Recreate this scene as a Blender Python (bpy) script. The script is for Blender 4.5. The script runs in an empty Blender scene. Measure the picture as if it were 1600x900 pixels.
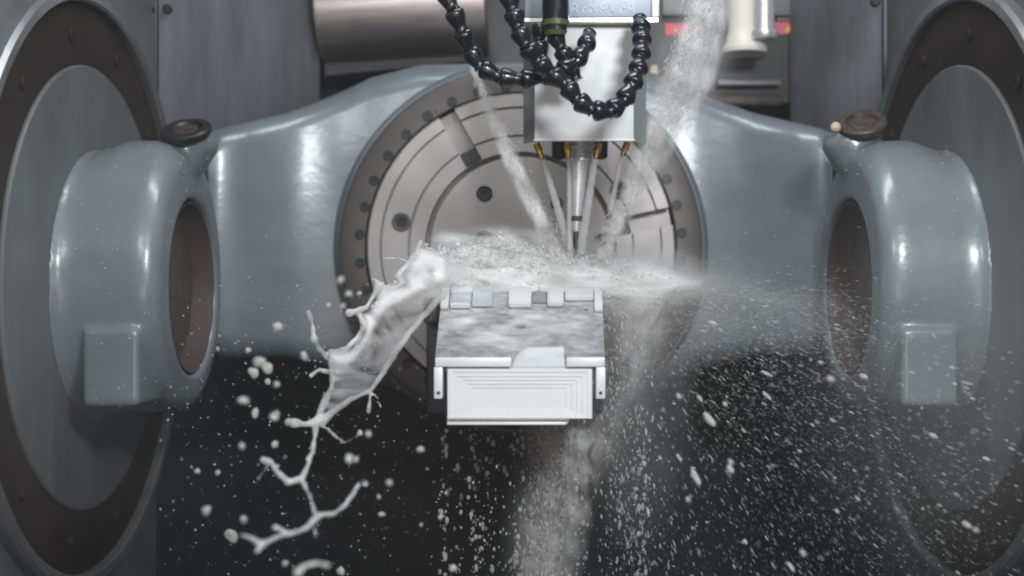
import bpy, bmesh, math, random
import numpy as np
from mathutils import Vector, Matrix, Quaternion

random.seed(7)
rng = np.random.default_rng(7)
S = bpy.context.scene
C = S.collection
PI = math.pi
R = math.radians

# ------------------------------------------------------------------ camera
F = 1875.0            # focal length in pixels of the 1600 px wide photograph
cam_d = bpy.data.cameras.new('camera')
cam = bpy.data.objects.new('camera', cam_d)
C.objects.link(cam)
cam.rotation_euler = (R(90), 0, 0)
cam_d.sensor_width = 36.0
cam_d.lens = 36.0 * F / 1600.0
cam_d.shift_x = -13.0 / 1600.0
cam_d.clip_start = 0.02
cam_d.clip_end = 60
cam_d.dof.use_dof = True
cam_d.dof.focus_distance = 1.85
cam_d.dof.aperture_fstop = 2.2
S.camera = cam

# ------------------------------------------------------------------ world, lamps, exposure
w = bpy.data.worlds.new('World')
S.world = w
w.use_nodes = True
bg = w.node_tree.nodes['Background']
bg.inputs[0].default_value = (0.80, 0.90, 1.0, 1)
bg.inputs[1].default_value = 0.11

def lamp(name, loc, target, sx, sy, power, col):
    d = bpy.data.lights.new(name, 'AREA')
    d.shape = 'RECTANGLE'
    d.size, d.size_y = sx, sy
    d.energy = power
    d.color = col
    o = bpy.data.objects.new(name, d)
    C.objects.link(o)
    o.location = loc
    o.rotation_euler = (Vector(target) - Vector(loc)).to_track_quat('-Z', 'Y').to_euler()
    return o
lamp('work_lamp', (0.52, 0.14, 0.74), (-0.05, 2.05, 0.02), 0.36, 0.22, 29, (0.90, 0.96, 1.0))
lamp('work_lamp', (-0.34, 0.30, 0.86), (0.05, 2.0, 0.0), 0.50, 0.16, 7, (0.93, 0.97, 1.0))
lamp('roof_lamp', (0.05, 1.70, 1.30), (0.0, 2.1, 0.0), 0.8, 0.22, 10, (0.92, 0.97, 1.0))
lamp('low_warm_fill', (0.05, -0.2, -0.25), (0.0, 2.0, -0.1), 0.7, 0.4, 3.8, (1.0, 0.84, 0.75))  # unseen warm fill added low in front to warm the lower hubs

S.view_settings.view_transform = 'Standard'
S.view_settings.look = 'None'
S.view_settings.exposure = 0.0
S.view_settings.gamma = 1.0
S.render.engine = 'CYCLES'
S.cycles.use_denoising = True
S.cycles.max_bounces = 8
S.cycles.transparent_max_bounces = 24
S.cycles.volume_bounces = 3
S.cycles.volume_step_rate = 1.5
S.cycles.filter_width = 2.0
S.cycles.caustics_reflective = False
S.cycles.caustics_refractive = False

# ------------------------------------------------------------------ helpers
def P(px, py, Y):
    """a place in the machine, from its direction in the photograph and its real distance"""
    return Vector(((px - 813.0) / F * Y, Y, (450.0 - py) / F * Y))

def tag(o, label=None, cat=None, group=None, kind=None):
    if label: o['label'] = label
    if cat: o['category'] = cat
    if group: o['group'] = group
    if kind: o['kind'] = kind
    return o

def thing(name, label, cat, loc=(0, 0, 0), group=None):
    o = bpy.data.objects.new(name, None)
    o.empty_display_size = 0.02
    C.objects.link(o)
    o.location = loc
    bpy.context.view_layer.update()
    return tag(o, label, cat, group)

def smooth_mesh(me, angle=35):
    for p in me.polygons:
        p.use_smooth = True
    try:
        me.set_sharp_from_angle(angle=R(angle))
    except Exception:
        pass

def link(name, me, mat, parent=None):
    o = bpy.data.objects.new(name, me)
    C.objects.link(o)
    if mat is not None and len(me.materials) == 0:
        me.materials.append(mat)
    if parent is not None:
        o.parent = parent
        m = Matrix.Identity(4)
        p = parent
        while p is not None:          # things are only translated, so parts keep world coordinates
            m = Matrix.Translation(-p.location) @ m
            p = p.parent
        o.location = m.translation
    return o

def obj(name, bm, mat, parent=None, sm=35):
    me = bpy.data.meshes.new(name)
    bmesh.ops.recalc_face_normals(bm, faces=bm.faces[:])
    bm.to_mesh(me)
    bm.free()
    if sm:
        smooth_mesh(me, sm)
    return link(name, me, mat, parent)

def add_box(bm, x0, x1, y0, y1, z0, z1, bev=0.0, seg=2):
    b = bmesh.new()
    bmesh.ops.create_cube(b, size=1.0)
    for v in b.verts:
        v.co = Vector(((x0 + x1) / 2 + v.co.x * (x1 - x0), (y0 + y1) / 2 + v.co.y * (y1 - y0), (z0 + z1) / 2 + v.co.z * (z1 - z0)))
    if bev > 0:
        bmesh.ops.bevel(b, geom=b.edges[:], offset=bev, segments=seg, profile=0.5, affect='EDGES')
    join(bm, b)
    b.free()

def join(bm, b, M=None):
    vm = {}
    for v in b.verts:
        vm[v] = bm.verts.new(M @ v.co if M is not None else v.co)
    for f in b.faces:
        try:
            bm.faces.new([vm[v] for v in f.verts])
        except ValueError:
            pass

def box_obj(name, x0, x1, y0, y1, z0, z1, mat, parent=None, bev=0.003, seg=2):
    bm = bmesh.new()
    add_box(bm, x0, x1, y0, y1, z0, z1, bev, seg)
    return obj(name, bm, mat, parent)

def lathe(profile, M=None, n=48, closed=False):
    """profile of (h, r) turned about local Z"""
    bm = bmesh.new()
    rings = []
    for h, r in profile:
        if r < 1e-6:
            rings.append([bm.verts.new((0, 0, h))])
        else:
            rings.append([bm.verts.new((r * math.cos(2 * PI * k / n), r * math.sin(2 * PI * k / n), h)) for k in range(n)])
    pairs = list(zip(rings, rings[1:]))
    if closed:
        pairs.append((rings[-1], rings[0]))
    for a, b in pairs:
        for k in range(n):
            k2 = (k + 1) % n
            if len(a) == 1 and len(b) == 1:
                continue
            if len(a) == 1:
                bm.faces.new((a[0], b[k], b[k2]))
            elif len(b) == 1:
                bm.faces.new((a[k], b[0], a[k2]))
            else:
                bm.faces.new((a[k], b[k], b[k2], a[k2]))
    if M is not None:
        bm.transform(M)
    return bm

def frame(origin, zdir, up=(0, 0, 1)):
    z = Vector(zdir).normalized()
    u = Vector(up)
    if abs(z.dot(u)) > 0.98:
        u = Vector((1, 0, 0))
    x = u.cross(z).normalized()
    y = z.cross(x)
    m = Matrix((x, y, z)).transposed().to_4x4()
    m.translation = Vector(origin)
    return m

def tube(pts, radii, n=12, cap=True):
    bm = bmesh.new()
    rings = []
    for i, p in enumerate(pts):
        a = pts[max(i - 1, 0)]
        b = pts[min(i + 1, len(pts) - 1)]
        M = frame(p, Vector(b) - Vector(a))
        rings.append([bm.verts.new(M @ Vector((radii[i] * math.cos(2 * PI * k / n), radii[i] * math.sin(2 * PI * k / n), 0))) for k in range(n)])
    for a, b in zip(rings, rings[1:]):
        for k in range(n):
            bm.faces.new((a[k], a[(k + 1) % n], b[(k + 1) % n], b[k]))
    if cap:
        bm.faces.new(rings[0][::-1])
        bm.faces.new(rings[-1])
    return bm

def catmull(pts, per=16):
    pts = [Vector(p) for p in pts]
    q = [pts[0] * 2 - pts[1]] + pts + [pts[-1] * 2 - pts[-2]]
    out = []
    for i in range(1, len(q) - 2):
        for k in range(per):
            t = k / per
            a, b, c, d = q[i - 1], q[i], q[i + 1], q[i + 2]
            out.append(0.5 * ((2 * b) + (c - a) * t + (2 * a - 5 * b + 4 * c - d) * t * t + (3 * b - a - 3 * c + d) * t ** 3))
    out.append(pts[-1])
    return out

def prism_xz(poly, y0, y1):
    bm = bmesh.new()
    a = [bm.verts.new((x, y0, z)) for x, z in poly]
    b = [bm.verts.new((x, y1, z)) for x, z in poly]
    bm.faces.new(a)
    bm.faces.new(b[::-1])
    n = len(poly)
    for k in range(n):
        bm.faces.new((a[k], b[k], b[(k + 1) % n], a[(k + 1) % n]))
    return bm

def prism(poly3, vec):
    """a flat outline of 3D points, swept along vec"""
    bm = bmesh.new()
    vec = Vector(vec)
    a = [bm.verts.new(p) for p in poly3]
    b = [bm.verts.new(Vector(p) + vec) for p in poly3]
    bm.faces.new(a)
    bm.faces.new(b[::-1])
    n = len(poly3)
    for k in range(n):
        bm.faces.new((a[k], b[k], b[(k + 1) % n], a[(k + 1) % n]))
    return bm

def raw_mesh(name, v, f):
    me = bpy.data.meshes.new(name)
    me.vertices.add(len(v)); me.vertices.foreach_set('co', np.ascontiguousarray(v, dtype=np.float32).ravel())
    me.loops.add(len(f) * 3); me.loops.foreach_set('vertex_index', np.ascontiguousarray(f, dtype=np.int32).ravel())
    me.polygons.add(len(f)); me.polygons.foreach_set('loop_start', (np.arange(len(f)) * 3).astype(np.int32))
    me.update(calc_edges=True)
    me.polygons.foreach_set('use_smooth', np.ones(len(f), bool))
    return me

def baked(o):
    """apply an object's modifiers by evaluation (no operators)"""
    dg = bpy.context.evaluated_depsgraph_get()
    dg.update()
    me = bpy.data.meshes.new_from_object(o.evaluated_get(dg))
    o.modifiers.clear()
    o.data = me
    return o

# ------------------------------------------------------------------ materials
def mat_base(name):
    m = bpy.data.materials.new(name)
    m.use_nodes = True
    nt = m.node_tree
    return m, nt, nt.nodes['Principled BSDF'], nt.nodes['Material Output']

def surf(name, col, rough, metal=0.0, var=0.25, scale=8.0, stretch=(1, 1, 1), bump=0.0, bscale=120.0, col2=None, coat=0.0, rvar=0.12, detail=6.0):
    m, nt, b, out = mat_base(name)
    N, L = nt.nodes, nt.links
    tc = N.new('ShaderNodeTexCoord')
    mp = N.new('ShaderNodeMapping')
    mp.inputs['Scale'].default_value = stretch
    L.new(tc.outputs['Object'], mp.inputs[0])
    n1 = N.new('ShaderNodeTexNoise')
    n1.inputs['Scale'].default_value = scale
    n1.inputs['Detail'].default_value = detail
    n1.inputs['Roughness'].default_value = 0.6
    L.new(mp.outputs[0], n1.inputs['Vector'])
    rp = N.new('ShaderNodeValToRGB')
    rp.color_ramp.elements[0].position = 0.30
    rp.color_ramp.elements[1].position = 0.70
    c1 = tuple(c * (1 - var) for c in (col2 or col)) + (1,)
    c2 = tuple(min(1, c * (1 + var)) for c in col) + (1,)
    rp.color_ramp.elements[0].color = c1
    rp.color_ramp.elements[1].color = c2
    L.new(n1.outputs['Fac'], rp.inputs[0])
    L.new(rp.outputs[0], b.inputs['Base Color'])
    mr = N.new('ShaderNodeMapRange')
    mr.inputs[3].default_value = max(0.03, rough - rvar)
    mr.inputs[4].default_value = min(1, rough + rvar)
    n2 = N.new('ShaderNodeTexNoise')
    n2.inputs['Scale'].default_value = scale * 2.7
    n2.inputs['Detail'].default_value = 5
    L.new(mp.outputs[0], n2.inputs['Vector'])
    L.new(n2.outputs['Fac'], mr.inputs[0])
    L.new(mr.outputs[0], b.inputs['Roughness'])
    b.inputs['Metallic'].default_value = metal
    if coat:
        b.inputs['Coat Weight'].default_value = coat
        b.inputs['Coat Roughness'].default_value = 0.20
    if bump:
        n3 = N.new('ShaderNodeTexNoise')
        n3.inputs['Scale'].default_value = bscale
        n3.inputs['Detail'].default_value = 4
        L.new(mp.outputs[0], n3.inputs['Vector'])
        bp = N.new('ShaderNodeBump')
        bp.inputs['Strength'].default_value = bump
        bp.inputs['Distance'].default_value = 0.002
        L.new(n3.outputs['Fac'], bp.inputs['Height'])
        L.new(bp.outputs[0], b.inputs['Normal'])
        if coat: L.new(bp.outputs[0], b.inputs['Coat Normal'])
    return m

M_cast = surf('grey_cast_paint', (0.142, 0.166, 0.179), 0.38, var=0.17, scale=5.0, stretch=(1, 1, 1.6), bump=0.26, bscale=32, coat=0.55, detail=9)
M_disc = surf('grey_disc_paint', (0.098, 0.105, 0.108), 0.5, var=0.26, scale=7.0, stretch=(1, 1, .35), bump=0.06, bscale=30)
M_ring = surf('black_seal_ring', (0.018, 0.0115, 0.0098), 0.7, var=0.3, scale=9)
M_ring.node_tree.nodes['Principled BSDF'].inputs['Specular IOR Level'].default_value = 0.25
M_bezel = surf('worn_steel_bezel', (0.26, 0.27, 0.28), 0.36, metal=0.7, var=0.2, scale=10)
M_bore = surf('brown_oily_bore', (0.060, 0.040, 0.034), 0.5, var=0.25, scale=10)
M_panel = surf('brushed_wall_steel', (0.25, 0.255, 0.27), 0.36, metal=0.75, var=0.22, scale=4.0, stretch=(5, 5, .8), bump=0.08, bscale=60)
M_side = surf('grey_side_sheet', (0.17, 0.17, 0.172), 0.45, metal=0.3, var=0.3, scale=5.0, bump=0.05, bscale=40)
M_black = surf('oily_black_sheet', (0.018, 0.018, 0.020), 0.45, var=0.35, scale=7.0, bump=0.10, bscale=30)
M_roll = surf('brushed_cover_steel', (0.40, 0.345, 0.33), 0.36, metal=0.9, var=0.12, scale=6.0, stretch=(1, 8, 8), bump=0.05, bscale=60)
M_plate = surf('turned_plate_steel', (0.345, 0.317, 0.306), 0.46, metal=0.45, var=0.10, scale=7.0, bump=0.05, bscale=150)
M_rim = surf('brown_rim_steel', (0.105, 0.088, 0.083), 0.5, metal=0.45, var=0.16, scale=9.0, bump=0.05, bscale=100)
M_bolt = surf('black_oxide_bolt', (0.016, 0.015, 0.015), 0.45, metal=0.2, var=0.3, scale=60)
M_hole = surf('dark_socket', (0.010, 0.012, 0.015), 0.4, var=0.2, scale=60)
M_hose = surf('black_hose_plastic', (0.006, 0.008, 0.012), 0.24, var=0.3, scale=30, coat=0.15)
M_green = surf('yellow_green_band', (0.07, 0.085, 0.03), 0.4, var=0.15, scale=60)
M_white = surf('white_spindle_paint', (0.64, 0.64, 0.635), 0.42, var=0.035, scale=12, bump=0.04, bscale=60)
M_chamf = surf('grey_spindle_chamfer', (0.17, 0.185, 0.19), 0.4, var=0.10, scale=14)  # chamfer faces, a darker grey than the white front
M_blue = surf('pale_blue_steel', (0.34, 0.38, 0.44), 0.45, metal=0.1, var=0.14, scale=20, bump=0.08, bscale=80)
M_bluel = surf('pale_cast_marks', (0.48, 0.52, 0.58), 0.4, var=0.14, scale=40)
M_edge = surf('polished_edge', (0.85, 0.84, 0.78), 0.25, metal=0.3, var=0.05, scale=20)
M_brass = surf('brass', (0.66, 0.44, 0.10), 0.30, metal=0.9, var=0.12, scale=60)
M_chrome = surf('bright_tool_steel', (0.62, 0.62, 0.625), 0.30, metal=0.6, var=0.08, scale=30)
M_carb = surf('dark_carbide', (0.05, 0.05, 0.06), 0.35, metal=0.6, var=0.2, scale=80)
M_rust = surf('rusty_steel', (0.060, 0.042, 0.034), 0.5, metal=0.3, var=0.4, scale=60, bump=0.2, bscale=160)
M_red = surf('red_label', (0.62, 0.035, 0.045), 0.4, var=0.10, scale=40)
M_pink = surf('faded_red_label', (0.62, 0.10, 0.13), 0.4, var=0.10, scale=40)
M_yellow = surf('yellow_warning', (0.80, 0.48, 0.03), 0.4, var=0.06, scale=40)
M_ink = surf('black_print', (0.015, 0.015, 0.015), 0.5, var=0.1, scale=40)
M_pale = surf('pale_print', (0.6, 0.55, 0.52), 0.5, var=0.1, scale=40)
M_cream = surf('cream_sleeve', (0.72, 0.68, 0.60), 0.36, var=0.06, scale=14)
M_box = surf('dark_grey_box', (0.060, 0.055, 0.056), 0.5, var=0.18, scale=14, bump=0.05, bscale=60)
M_tan = surf('tan_bracket', (0.50, 0.38, 0.30), 0.5, var=0.1, scale=30)
M_part = surf('bright_milled_alloy', (0.73, 0.73, 0.735), 0.40, metal=0.12, var=0.03, scale=26, bump=0.05, bscale=140)
M_deck = surf('wet_milled_alloy', (0.66, 0.665, 0.67), 0.20, metal=0.40, var=0.05, scale=85, stretch=(0.55, 1, 1.2), bump=0.45, bscale=70, col2=(0.27, 0.28, 0.29), rvar=0.14, detail=9)
M_pad = surf('pale_polished_alloy', (0.62, 0.65, 0.70), 0.25, metal=0.35, var=0.12, scale=60)
M_pock = surf('grey_pocket_alloy', (0.36, 0.36, 0.37), 0.4, metal=0.3, var=0.2, scale=60)
M_ramp = surf('milled_ramp_alloy', (0.60, 0.60, 0.61), 0.45, metal=0.15, var=0.06, scale=50)
M_fix = surf('dark_fixture_steel', (0.11, 0.11, 0.115), 0.4, metal=0.6, var=0.2, scale=20)

def liquid(name, col, alo, ahi, scale=14.0, rough=0.16, thick=False, stretch=(1, 1, 1), back=0.42):
    """milky coolant: scattering emulsion whose thickness varies"""
    m, nt, b, out = mat_base(name)
    N, L = nt.nodes, nt.links
    b.inputs['Base Color'].default_value = col + (1,)
    b.inputs['Roughness'].default_value = rough
    b.inputs['IOR'].default_value = 1.33
    tl = N.new('ShaderNodeBsdfTranslucent')
    tl.inputs[0].default_value = col + (1,)
    mx = N.new('ShaderNodeMixShader')
    mx.inputs[0].default_value = back
    L.new(b.outputs[0], mx.inputs[1])
    L.new(tl.outputs[0], mx.inputs[2])
    tr = N.new('ShaderNodeBsdfTransparent')
    tc = N.new('ShaderNodeTexCoord')
    nz = N.new('ShaderNodeTexNoise')
    nz.inputs['Scale'].default_value = scale
    nz.inputs['Detail'].default_value = 5
    nz.inputs['Distortion'].default_value = 0.6
    mp = N.new('ShaderNodeMapping'); mp.inputs['Scale'].default_value = stretch
    L.new(tc.outputs['Object'], mp.inputs[0]); L.new(mp.outputs[0], nz.inputs['Vector'])
    mr = N.new('ShaderNodeMapRange')
    mr.inputs[1].default_value = 0.33
    mr.inputs[2].default_value = 0.67
    mr.inputs[3].default_value = alo
    mr.inputs[4].default_value = ahi
    L.new(nz.outputs['Fac'], mr.inputs[0])
    m2 = N.new('ShaderNodeMixShader')
    fac = mr.outputs[0]
    if thick:      # the sheet thins out towards its rim: thickness is stored on the mesh
        at = N.new('ShaderNodeAttribute'); at.attribute_name = 'thickness'
        mm = N.new('ShaderNodeMath'); mm.operation = 'MULTIPLY'
        L.new(at.outputs['Fac'], mm.inputs[0]); L.new(fac, mm.inputs[1])
        fac = mm.outputs[0]
    L.new(fac, m2.inputs[0])
    L.new(tr.outputs[0], m2.inputs[1])
    L.new(mx.outputs[0], m2.inputs[2])
    L.new(m2.outputs[0], out.inputs['Surface'])
    return m
M_milk = liquid('milky_coolant', (0.92, 0.90, 0.885), 0.45, .9, scale=60, back=.25)
M_lig = liquid('milky_ligament', (0.82, 0.80, 0.785), 0.28, 0.78, scale=22, rough=.08, back=.25)
M_band = liquid('torn_coolant_sheet', (0.92, 0.90, 0.885), 0.0, 0.80, scale=19, thick=True, rough=.15, back=.16, stretch=(1, 1, .8))
M_film = liquid('thin_coolant_film', (0.74, 0.71, 0.70), 0.04, 0.52, scale=15, thick=True, rough=.3)
M_foam = liquid('foaming_coolant_sheet', (0.92, 0.90, 0.885), 0.06, 0.95, back=.2, scale=20, thick=True, rough=.45, stretch=(.55, 1, 1.9))
M_stream = liquid('free_coolant_stream', (0.90, 0.875, 0.86), 0.16, 0.98, scale=52, back=.2, stretch=(1, 1, .16), thick=True, rough=.3)
M_jet = liquid('coolant_jet_water', (0.78, 0.76, 0.75), 0.42, 0.60, scale=24)
M_drop = liquid('coolant_drop', (0.74, 0.72, 0.705), 0.45, 0.9, scale=2.2, rough=0.08)
M_spray = liquid('coolant_spray', (0.80, 0.78, 0.77), 0.32, 0.85, scale=40, rough=0.10)
M_fine = liquid('fine_spray_mist', (0.84, 0.82, 0.81), 0.14, 0.46, scale=40, rough=.3)
M_bead = liquid('clear_bead', (0.8, 0.82, 0.84), 0.25, 0.7, scale=90, rough=0.05)

def mist_mat(name, dens, col=(0.99, 0.975, 0.965), nscale=3.0, lo=0.35, power=1.6):
    m = bpy.data.materials.new(name)
    m.use_nodes = True
    nt = m.node_tree
    N, L = nt.nodes, nt.links
    N.remove(N['Principled BSDF'])
    v = N.new('ShaderNodeVolumePrincipled')
    v.inputs['Color'].default_value = col + (1,)
    v.inputs['Anisotropy'].default_value = 0.1
    tc = N.new('ShaderNodeTexCoord')
    ln = N.new('ShaderNodeVectorMath'); ln.operation = 'LENGTH'
    L.new(tc.outputs['Object'], ln.inputs[0])
    fo = N.new('ShaderNodeMapRange')
    fo.inputs[1].default_value = 1.0; fo.inputs[2].default_value = 0.0
    fo.inputs[3].default_value = 0.0; fo.inputs[4].default_value = 1.0
    L.new(ln.outputs['Value'], fo.inputs[0])
    pw = N.new('ShaderNodeMath'); pw.operation = 'POWER'; pw.inputs[1].default_value = power
    L.new(fo.outputs[0], pw.inputs[0])
    nz = N.new('ShaderNodeTexNoise')
    nz.inputs['Scale'].default_value = nscale; nz.inputs['Detail'].default_value = 4
    L.new(tc.outputs['Object'], nz.inputs['Vector'])
    mr = N.new('ShaderNodeMapRange')
    mr.inputs[1].default_value = lo; mr.inputs[2].default_value = 0.68
    L.new(nz.outputs['Fac'], mr.inputs[0])
    a = N.new('ShaderNodeMath'); a.operation = 'MULTIPLY'
    L.new(pw.outputs[0], a.inputs[0]); L.new(mr.outputs[0], a.inputs[1])
    b = N.new('ShaderNodeMath'); b.operation = 'MULTIPLY'; b.inputs[1].default_value = dens
    L.new(a.outputs[0], b.inputs[0])
    L.new(b.outputs[0], v.inputs['Density'])
    L.new(v.outputs[0], N['Material Output'].inputs['Volume'])
    return m

# ------------------------------------------------------------------ the setting: inside of the machine
def sheet(name, pts, t, mat):
    """a flat quad panel with thickness t pushed away from the chamber"""
    n = (Vector(pts[1]) - Vector(pts[0])).cross(Vector(pts[2]) - Vector(pts[0])).normalized()
    o = obj(name, prism(pts, n * t), mat, None, sm=0)
    return tag(o, kind='structure')

WX = 0.718
EX0, EX1, EY = -WX, WX, 2.42
for s, nm in ((-1, 'wall_left'), (1, 'wall_right')):
    o = box_obj(nm, min(s * WX, s * (WX + .04)), max(s * WX, s * (WX + .04)), 0.3, 2.3665, -1.0, 1.3, M_side, None, 0.002)
    tag(o, kind='structure')
tag(box_obj('floor', -1.6, 1.6, 0.2, 3.4, -1.06, -1.0, M_black, None, 0.0), kind='structure')
tag(box_obj('wall_back', -1.6, 1.6, 3.05, 3.1, -1.0, 1.6, M_black, None, 0.0), kind='structure')
# stainless inner panels behind the swivel discs
pl = tag(obj('wall_panel_left', prism([(-.722, 2.368, .20), (-.722, 2.368, 1.3), (-.452, 2.70, 1.3), (-.452, 2.70, .20)], (-.012, .014, 0)), M_panel, None, 0), kind='structure')
pr = tag(obj('wall_panel_right', prism([(.722, 2.368, .20), (.722, 2.368, 1.3), (.585, 2.60, 1.3), (.585, 2.60, .20)], (.012, .014, 0)), M_panel, None, 0), kind='structure')
# dark sheet behind the cradle, under and above
tag(box_obj('rear_sheet', -.60, .62, 2.86, 2.88, .15, 1.4, M_black, None, .002), kind='structure')
for s, par in ((-1, pl), (1, pr)):
    # folded seam with its bolts and beads
    bm = bmesh.new()
    add_box(bm, s * .722 - .010, s * .722 + .010, 2.352, 2.366, .20, 1.3, .003)
    link_o = obj('seam_strip', bm, M_hole, par)
    for dx in (-.018, .018):
        p = P(248 if s < 0 else 1381, 15 if s < 0 else 4, 2.345)
        b = lathe([(0, .0001), (0, .010), (.006, .010), (.009, .007), (.009, .0001)], frame((p.x + dx, 2.345, p.z), (0, -1, 0)), 16)
        obj('seam_bolt', b, M_hole, par)

# ------------------------------------------------------------------ swivel discs on the side walls
DY = 2.0
def swivel_disc(s):
    side = 'left' if s < 0 else 'right'
    lab = ('grey swivel disc in black seal ring on the left wall, lighter grey of the two' if s < 0
           else 'dark grey wet swivel disc in black seal ring on the spray-covered right wall')
    t = thing('swivel_disc', lab, 'machine disc', (s * WX, DY, 0), 'swivel discs on the side walls')
    M = frame((s * WX, DY, 0), (-s, 0, 0))
    obj('bezel', lathe([(0, .466), (.018, .466), (.022, .470), (.022, .484), (.016, .490), (0, .490)], M, 128, True), M_bezel, t)
    rg = obj('seal_ring', lathe([(.002, .366), (.006, .366), (.008, .372), (.008, .460), (.006, .4655), (.002, .4655)], M, 128, True), M_ring, t)
    obj('disc_face', lathe([(.002, .3655), (.009, .3655), (.012, .3625), (.012, .30), (.0122, .10), (.0122, .0001)], M, 128), M_disc, t)
    bm0 = lathe([(0, .0001), (0, .010), (.004, .010), (.006, .008), (.006, .004), (.002, .004), (.002, .0001)], None, 14)
    me = bpy.data.meshes.new('ring_bolt'); bm0.to_mesh(me); bm0.free(); smooth_mesh(me); me.materials.append(M_ring)
    for k in range(12):
        a = 2 * PI * (k + .5) / 12
        o = link('ring_bolt', me, None, t)
        o.parent = t
        o.matrix_local = frame((-s * .008, .414 * math.cos(a), .414 * math.sin(a)), (-s, 0, 0))
    return t
for s in (-1, 1):
    swivel_disc(s)

# ------------------------------------------------------------------ cradle: one casting with two hubs
cradle = thing('tilting_cradle', 'grey painted cast cradle behind the round table with hub arms both sides', 'machine cradle', (0, 2.2, 0))

def loft(sections, n=64):
    """sections: list of rings of points"""
    bm = bmesh.new()
    rings = [[bm.verts.new(p) for p in ring] for ring in sections]
    for a, b in zip(rings, rings[1:]):
        m = len(a)
        for k in range(m):
            bm.faces.new((a[k], a[(k + 1) % m], b[(k + 1) % m], b[k]))
    return bm, rings

def oval(x, yc, zc, ry, rzt, rzb, n=64, e=2.0):
    out = []
    for k in range(n):
        a = 2 * PI * k / n
        c, s_ = math.cos(a), math.sin(a)
        cy = math.copysign(abs(c) ** (2 / e), c)
        sz = math.copysign(abs(s_) ** (2 / e), s_)
        out.append(Vector((x, yc + ry * cy, zc + (rzt if sz > 0 else rzb) * sz)))
    return out

def hub(s):
    secs = []
    # X, yc, zc, ry, rz top, rz bottom
    for x, yc, zc, ry, rt, rb in (
        (.7075, 2.01, .0, .222, .232, .226), (.695, 2.01, .0, .210, .226, .213),
        (.675, 2.01, .0, .205, .234, .207), (.640, 2.01, .0, .204, .246, .206), (.610, 2.012, .0, .206, .246, .208), (.580, 2.014, .005, .208, .238, .210),
        (.566, 2.016, .005, .207, .230, .209), (.557, 2.016, .005, .202, .221, .204), (.551, 2.016, .005, .194, .213, .196), (.549, 2.017, .005, .184, .203, .186),
        (.549, 2.03, .0, .155, .160, .155), (.552, 2.03, .0, .147, .150, .147), (.600, 2.03, 0, .145, .148, .145)):
        secs.append(oval(s * x, yc, zc, ry, rt, rb, 96))
    bm, rings = loft(secs)
    bm.faces.new(rings[0]); bm.faces.new(rings[-1][::-1])
    # square foot under the front of the hub and the swelling under the lifting plug, all one casting
    b = bmesh.new()
    add_box(b, min(s * .575, s * .660), max(s * .575, s * .660), 1.806, 1.93, -.180, -.06, .004, 1)
    join(bm, b); b.free()
    b = lathe([(.09, .0001), (.09, .010), (.14, .030), (.19, .043), (.225, .048), (.246, .046), (.250, .040), (.250, .0001)], Matrix.Translation((s * .560, 2.035, .012)), 40)
    for v in b.verts:
        v.co.x += s * max(0, .232 - v.co.z) * .55
    join(bm, b); b.free()
    h = obj('hub', bm, None, cradle, sm=0)
    m1 = h.modifiers.new('r', 'REMESH'); m1.mode = 'VOXEL'; m1.voxel_size = .0042
    m2 = h.modifiers.new('s', 'SMOOTH'); m2.factor = .5; m2.iterations = 14
    bpy.context.view_layer.update()
    baked(h)
    h.data.materials.clear(); h.data.materials.append(M_cast)
    for p in h.data.polygons: p.use_smooth = True
    bm, rings = loft([oval(s * .5545, 2.03, 0, .1425, .1455, .1425), oval(s * .556, 2.03, 0, .1395, .1425, .1395), oval(s * .592, 2.03, 0, .137, .140, .137), oval(s * .592, 2.03, 0, .04, .04, .04)])
    bm.faces.new(rings[-1])
    obj('bore', bm, M_bore, h, sm=40)
for s in (-1, 1):
    hub(s)

def rrect(x, y0, y1, z0, z1, r, n=8):
    pts = []
    r = min(r, (y1 - y0) / 2 - .001, (z1 - z0) / 2 - .001)
    for cy, cz, a0 in ((y1 - r, z1 - r, 0), (y0 + r, z1 - r, 90), (y0 + r, z0 + r, 180), (y1 - r, z0 + r, 270)):
        for k in range(n):
            a = R(a0 + 90 * k / (n - 1))
            pts.append(Vector((x, cy + r * math.cos(a), cz + r * math.sin(a))))
    return pts
xs = [-.66, -.64, -.612, -.596, -.585, -.56, -.52, -.46, -.42, -.38, -.34, -.30, -.25, -.2, -.1, 0]
def wing_dims(ax):
    def ip(tab):
        return float(np.interp(ax, [t[0] for t in tab], [t[1] for t in tab]))
    yf = ip([(0, 2.372), (.30, 2.372), (.34, 2.371), (.38, 2.364), (.42, 2.353), (.46, 2.338), (.52, 2.290), (.56, 2.252), (.585, 2.25), (.596, 2.262), (.612, 2.285), (.64, 2.30), (.66, 2.30)])
    zt = ip([(0, .455), (.2, .45), (.3, .425), (.36, .395), (.46, .350), (.58, .303), (.66, .29)])
    zb = ip([(0, -.25), (.2, -.23), (.3, -.19), (.38, -.165), (.46, -.140), (.58, -.135), (.66, -.12)])
    return yf, zt, zb
allx = xs + [-x for x in xs[-2::-1]]
secs = []
for x in allx:
    yf, zt, zb = wing_dims(abs(x))
    secs.append(rrect(x, yf, 2.62, zb, zt, .055))
bm, rings = loft(secs)
bm.faces.new(rings[0][::-1]); bm.faces.new(rings[-1])
obj('wing', bm, M_cast, cradle, sm=50)
# round housing that carries the table
TC = P(814, 387, 2.3)
MT = frame((TC.x, 2.3, TC.z), (0, -1, 0))
obj('housing', lathe([(-.28, .30), (-.28, .372), (-.078, .372), (-.060, .368), (-.050, .360), (-.048, .352), (-.048, .30)], MT, 128, True), M_cast, cradle)

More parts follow.
